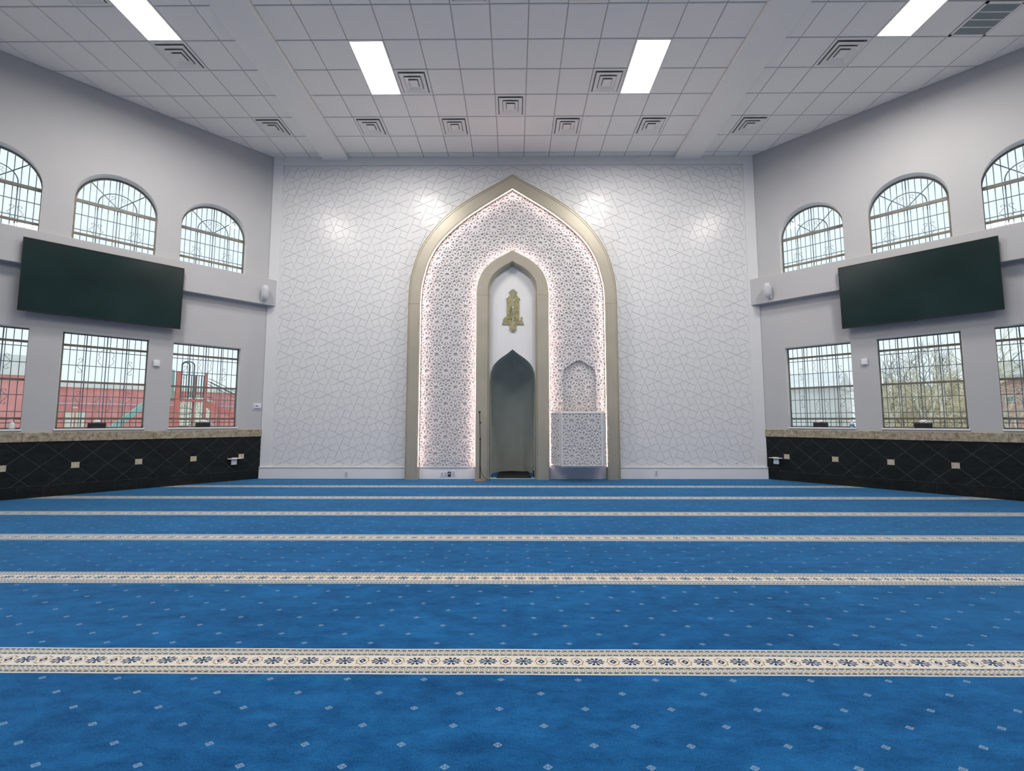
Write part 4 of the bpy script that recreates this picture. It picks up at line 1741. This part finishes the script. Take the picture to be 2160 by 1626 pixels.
    for k in range(14):
        s = 0.05 - k * 0.1
        z = 1.97 + (s - 0.15) * 0.458
        MB().tube([(s, -6.0, z), (s, -6.0, z + 0.68)], 0.007, 5).build('ramp_baluster', 'play_green', p)
    MB().tube([(0.14, -6.9, 1.55), (-0.28, -6.9, 1.1), (-0.5, -6.9, 0.7)], 0.03, 6).build('brace', 'rail_lilac', p)
    # hoops of the climber below the deck
    for z in (1.62, 1.25):
        pts = [(0.85, -6.0, z + 0.10), (0.62, -6.0, z + 0.10)] + [(0.62 - 0.11 * sin(pi * k / 8), -6.0, z + 0.10 * cos(pi * k / 8)) for k in range(9)] + [(0.85, -6.0, z - 0.10)]
        MB().tube(pts, 0.012, 6).build('climber_loop', 'play_green', p)
    # open slide
    m = MB()
    sec = [(-0.26, 0.16), (-0.22, 0.18), (-0.20, 0.02), (0.20, 0.02), (0.22, 0.18), (0.26, 0.16), (0.24, -0.06), (-0.24, -0.06)]
    path = [(1.10, 2.25), (1.30, 2.14), (1.76, 1.66), (2.45, 0.96), (3.2, 0.25), (3.6, 0.05)]
    vs, fs = [], []
    k = len(sec)
    for s, z in path:
        for a, b in sec:
            vs.append((s, -6.45 + a, z + b))
    for i in range(len(path) - 1):
        for q in range(k):
            fs.append((i * k + q, i * k + (q + 1) % k, (i + 1) * k + (q + 1) % k, (i + 1) * k + q))
    m.add(vs, fs)
    m.build('slide', 'play_teal', p)


build_outdoors()


def grow(m, p, d, L, r, depth, rnd, spread=0.6, taper=0.62, sides=4):
    """recursive bare branching"""
    q = p + d * L
    mid = (p + q) / 2 + Vector((rnd.uniform(-1, 1), rnd.uniform(-1, 1), rnd.uniform(-1, 1))) * L * 0.07
    m.tube([p, mid, q], [r, r * 0.85, r * 0.7], sides, caps=False)
    if depth == 0:
        return
    n = rnd.choice((2, 2, 3))
    for k in range(n):
        nd = (d + Vector((rnd.uniform(-1, 1), rnd.uniform(-1, 1), rnd.uniform(-0.35, 0.75))) * spread).normalized()
        grow(m, q if k < 2 else mid, nd, L * rnd.uniform(0.62, 0.85), r * taper, depth - 1, rnd, spread, taper, sides)


def build_right_view():
    rnd = random.Random(21)
    # brick house behind the farthest right window
    h = wthing('brick_house', 1, 0, 0, 0, 'brick house with grey roof beyond the rightmost low window', 'house')
    MB().box(-4.4, -9.5, -18, -14, -0.3, 2.9).build('wall', 'brick_red', h)
    for k in range(22):
        z = -0.2 + k * 0.14
        MB().box(-4.4, -9.5, -14.0, -13.985, z, z + 0.11).build('brick_course', 'brick_red', h)
    MB().prism([(-13.6, 2.9), (-18.4, 2.9), (-18.4, 3.1), (-16, 3.75), (-13.6, 3.05)], lambda u, v, d: (d, u, v), -4.2, -9.7).build('roof', 'house_roof', h)
    MB().prism([(-5.1, 2.35), (-6.6, 2.35), (-5.85, 3.2)], lambda u, v, d: (u, d, v), -14.4, -13.7).build('gable', 'parapet_white', h)
    for s in (4.60, 6.0):
        wf = MB().box(-s, -s - 0.27, -14.0, -13.93, 2.02, 2.27).build('window', 'parapet_white', h)
        MB().box(-s - 0.03, -s - 0.24, -13.935, -13.92, 2.05, 2.24).build('window_pane', 'house_window', wf)
    MB().box(-4.4, -9.5, -13.98, -13.9, 1.38, 1.46).build('band', 'parapet_white', h)
    # pale building behind the nearest right window
    b = wthing('pale_building', 1, 0, 0, 0, 'pale sided building beyond the low right window next to the carved wall', 'building')
    MB().box(0.35, 6.0, -16, -12, -0.3, 2.75).build('wall', 'pale_siding', b)
    for k in range(22):
        z = -0.25 + k * 0.135
        MB().box(0.35, 6.0, -12.0, -11.985, z, z + 0.12).build('lap_board', 'pale_siding', b)
    MB().prism([(-11.7, 2.75), (-16.3, 2.75), (-14, 3.6)], lambda u, v, d: (d, u, v), 0.2, 6.1).build('roof', 'pale_siding', b)
    # bare trees
    spots = [(1.3, -8.5, 0.75), (1.9, -9.6, 1.1), (2.5, -8.8, 1.15), (3.0, -10.5, 1.0), (3.5, -9.0, 1.3), (2.2, -11.5, 1.4), (4.5, -9.5, 0.8), (0.9, -11.0, 0.9)]
    for k, (s, n, sc) in enumerate(spots):
        t = wthing('bare_tree', 1, s, n, -0.3, 'leafless pale-barked tree outside the low right windows', 'tree', 'bare trees beyond the right windows')
        tr, br = MB(), MB()
        p0 = Vector((0, 0, 0))
        d0 = Vector((rnd.uniform(-0.15, 0.15), rnd.uniform(-0.1, 0.1), 1)).normalized()
        p1 = p0 + d0 * 1.3 * sc
        tr.tube([p0, (p0 + p1) / 2 + Vector((rnd.uniform(-0.05, 0.05), 0, 0)), p1], [0.085 * sc, 0.07 * sc, 0.06 * sc], 7)
        for q in range(3):
            nd = (d0 + Vector((rnd.uniform(-1, 1), rnd.uniform(-1, 1), rnd.uniform(0, 0.5))) * 0.6).normalized()
            grow(br, p1 - d0 * 0.15 * q, nd, 0.75 * sc, 0.042 * sc, 5, rnd)
        mat = 'bark_pale' if k % 2 == 0 else 'bark_grey'
        tr.build('trunk', mat, t)
        br.build('branches', mat, t)
    # tan thicket: uncountable twigs, with darker evergreen clumps behind
    m = MB()
    for k in range(1900):
        s, n = rnd.uniform(0.9, 3.9), rnd.uniform(-11.8, -8.6)
        base = Vector((-s, n, rnd.uniform(-0.3, 2.4)))
        d = Vector((rnd.uniform(-1, 1), rnd.uniform(-0.4, 0.4), rnd.uniform(-0.1, 1.1))).normalized()
        L = rnd.uniform(0.3, 1.2)
        m.tube([base, base + d * L * 0.5 + Vector((rnd.uniform(-0.1, 0.1), 0, rnd.uniform(-0.05, 0.12))), base + d * L], [0.014, 0.011, 0.005], 3, caps=False)
    o = m.build('twig_thicket', 'twig_tan', None, wallpos(1, 0, 0, 0), rot=(0, 0, RZ[1]))
    tag(o, 'dense tan thicket of bare twigs outside the middle low right window', 'thicket', kind='stuff')
    for k, (s, n, r, hh) in enumerate(((2.1, -12.4, 0.9, 2.9), (3.1, -12.8, 0.8, 3.1), (1.3, -12.9, 0.7, 2.5), (3.7, -13.0, 0.6, 2.6))):
        t = wthing('evergreen_bush', 1, s, n, -0.3, 'dull green bush behind the bare thicket', 'bush', 'evergreen bushes behind the thicket')
        m = MB()
        for q in range(420):
            a, z = rnd.uniform(0, 2 * pi), rnd.random()
            rr = r * sqrt(rnd.random()) * (1 - 0.55 * z)
            c = Vector((rr * cos(a), rr * sin(a), 0.15 + z * hh))
            u = Vector((rnd.uniform(-1, 1), rnd.uniform(-1, 1), rnd.uniform(-1, 1))).normalized() * 0.13
            v = u.orthogonal().normalized() * 0.06
            m.add([c - u, c + v, c + u, c - v], [(0, 1, 2, 3)])
        m.build('foliage', 'evergreen', t)
        MB().tube([(0, 0, 0), (0, 0, hh * 0.7)], [0.06, 0.03], 6).build('stem', 'bark_grey', t)


build_right_view()
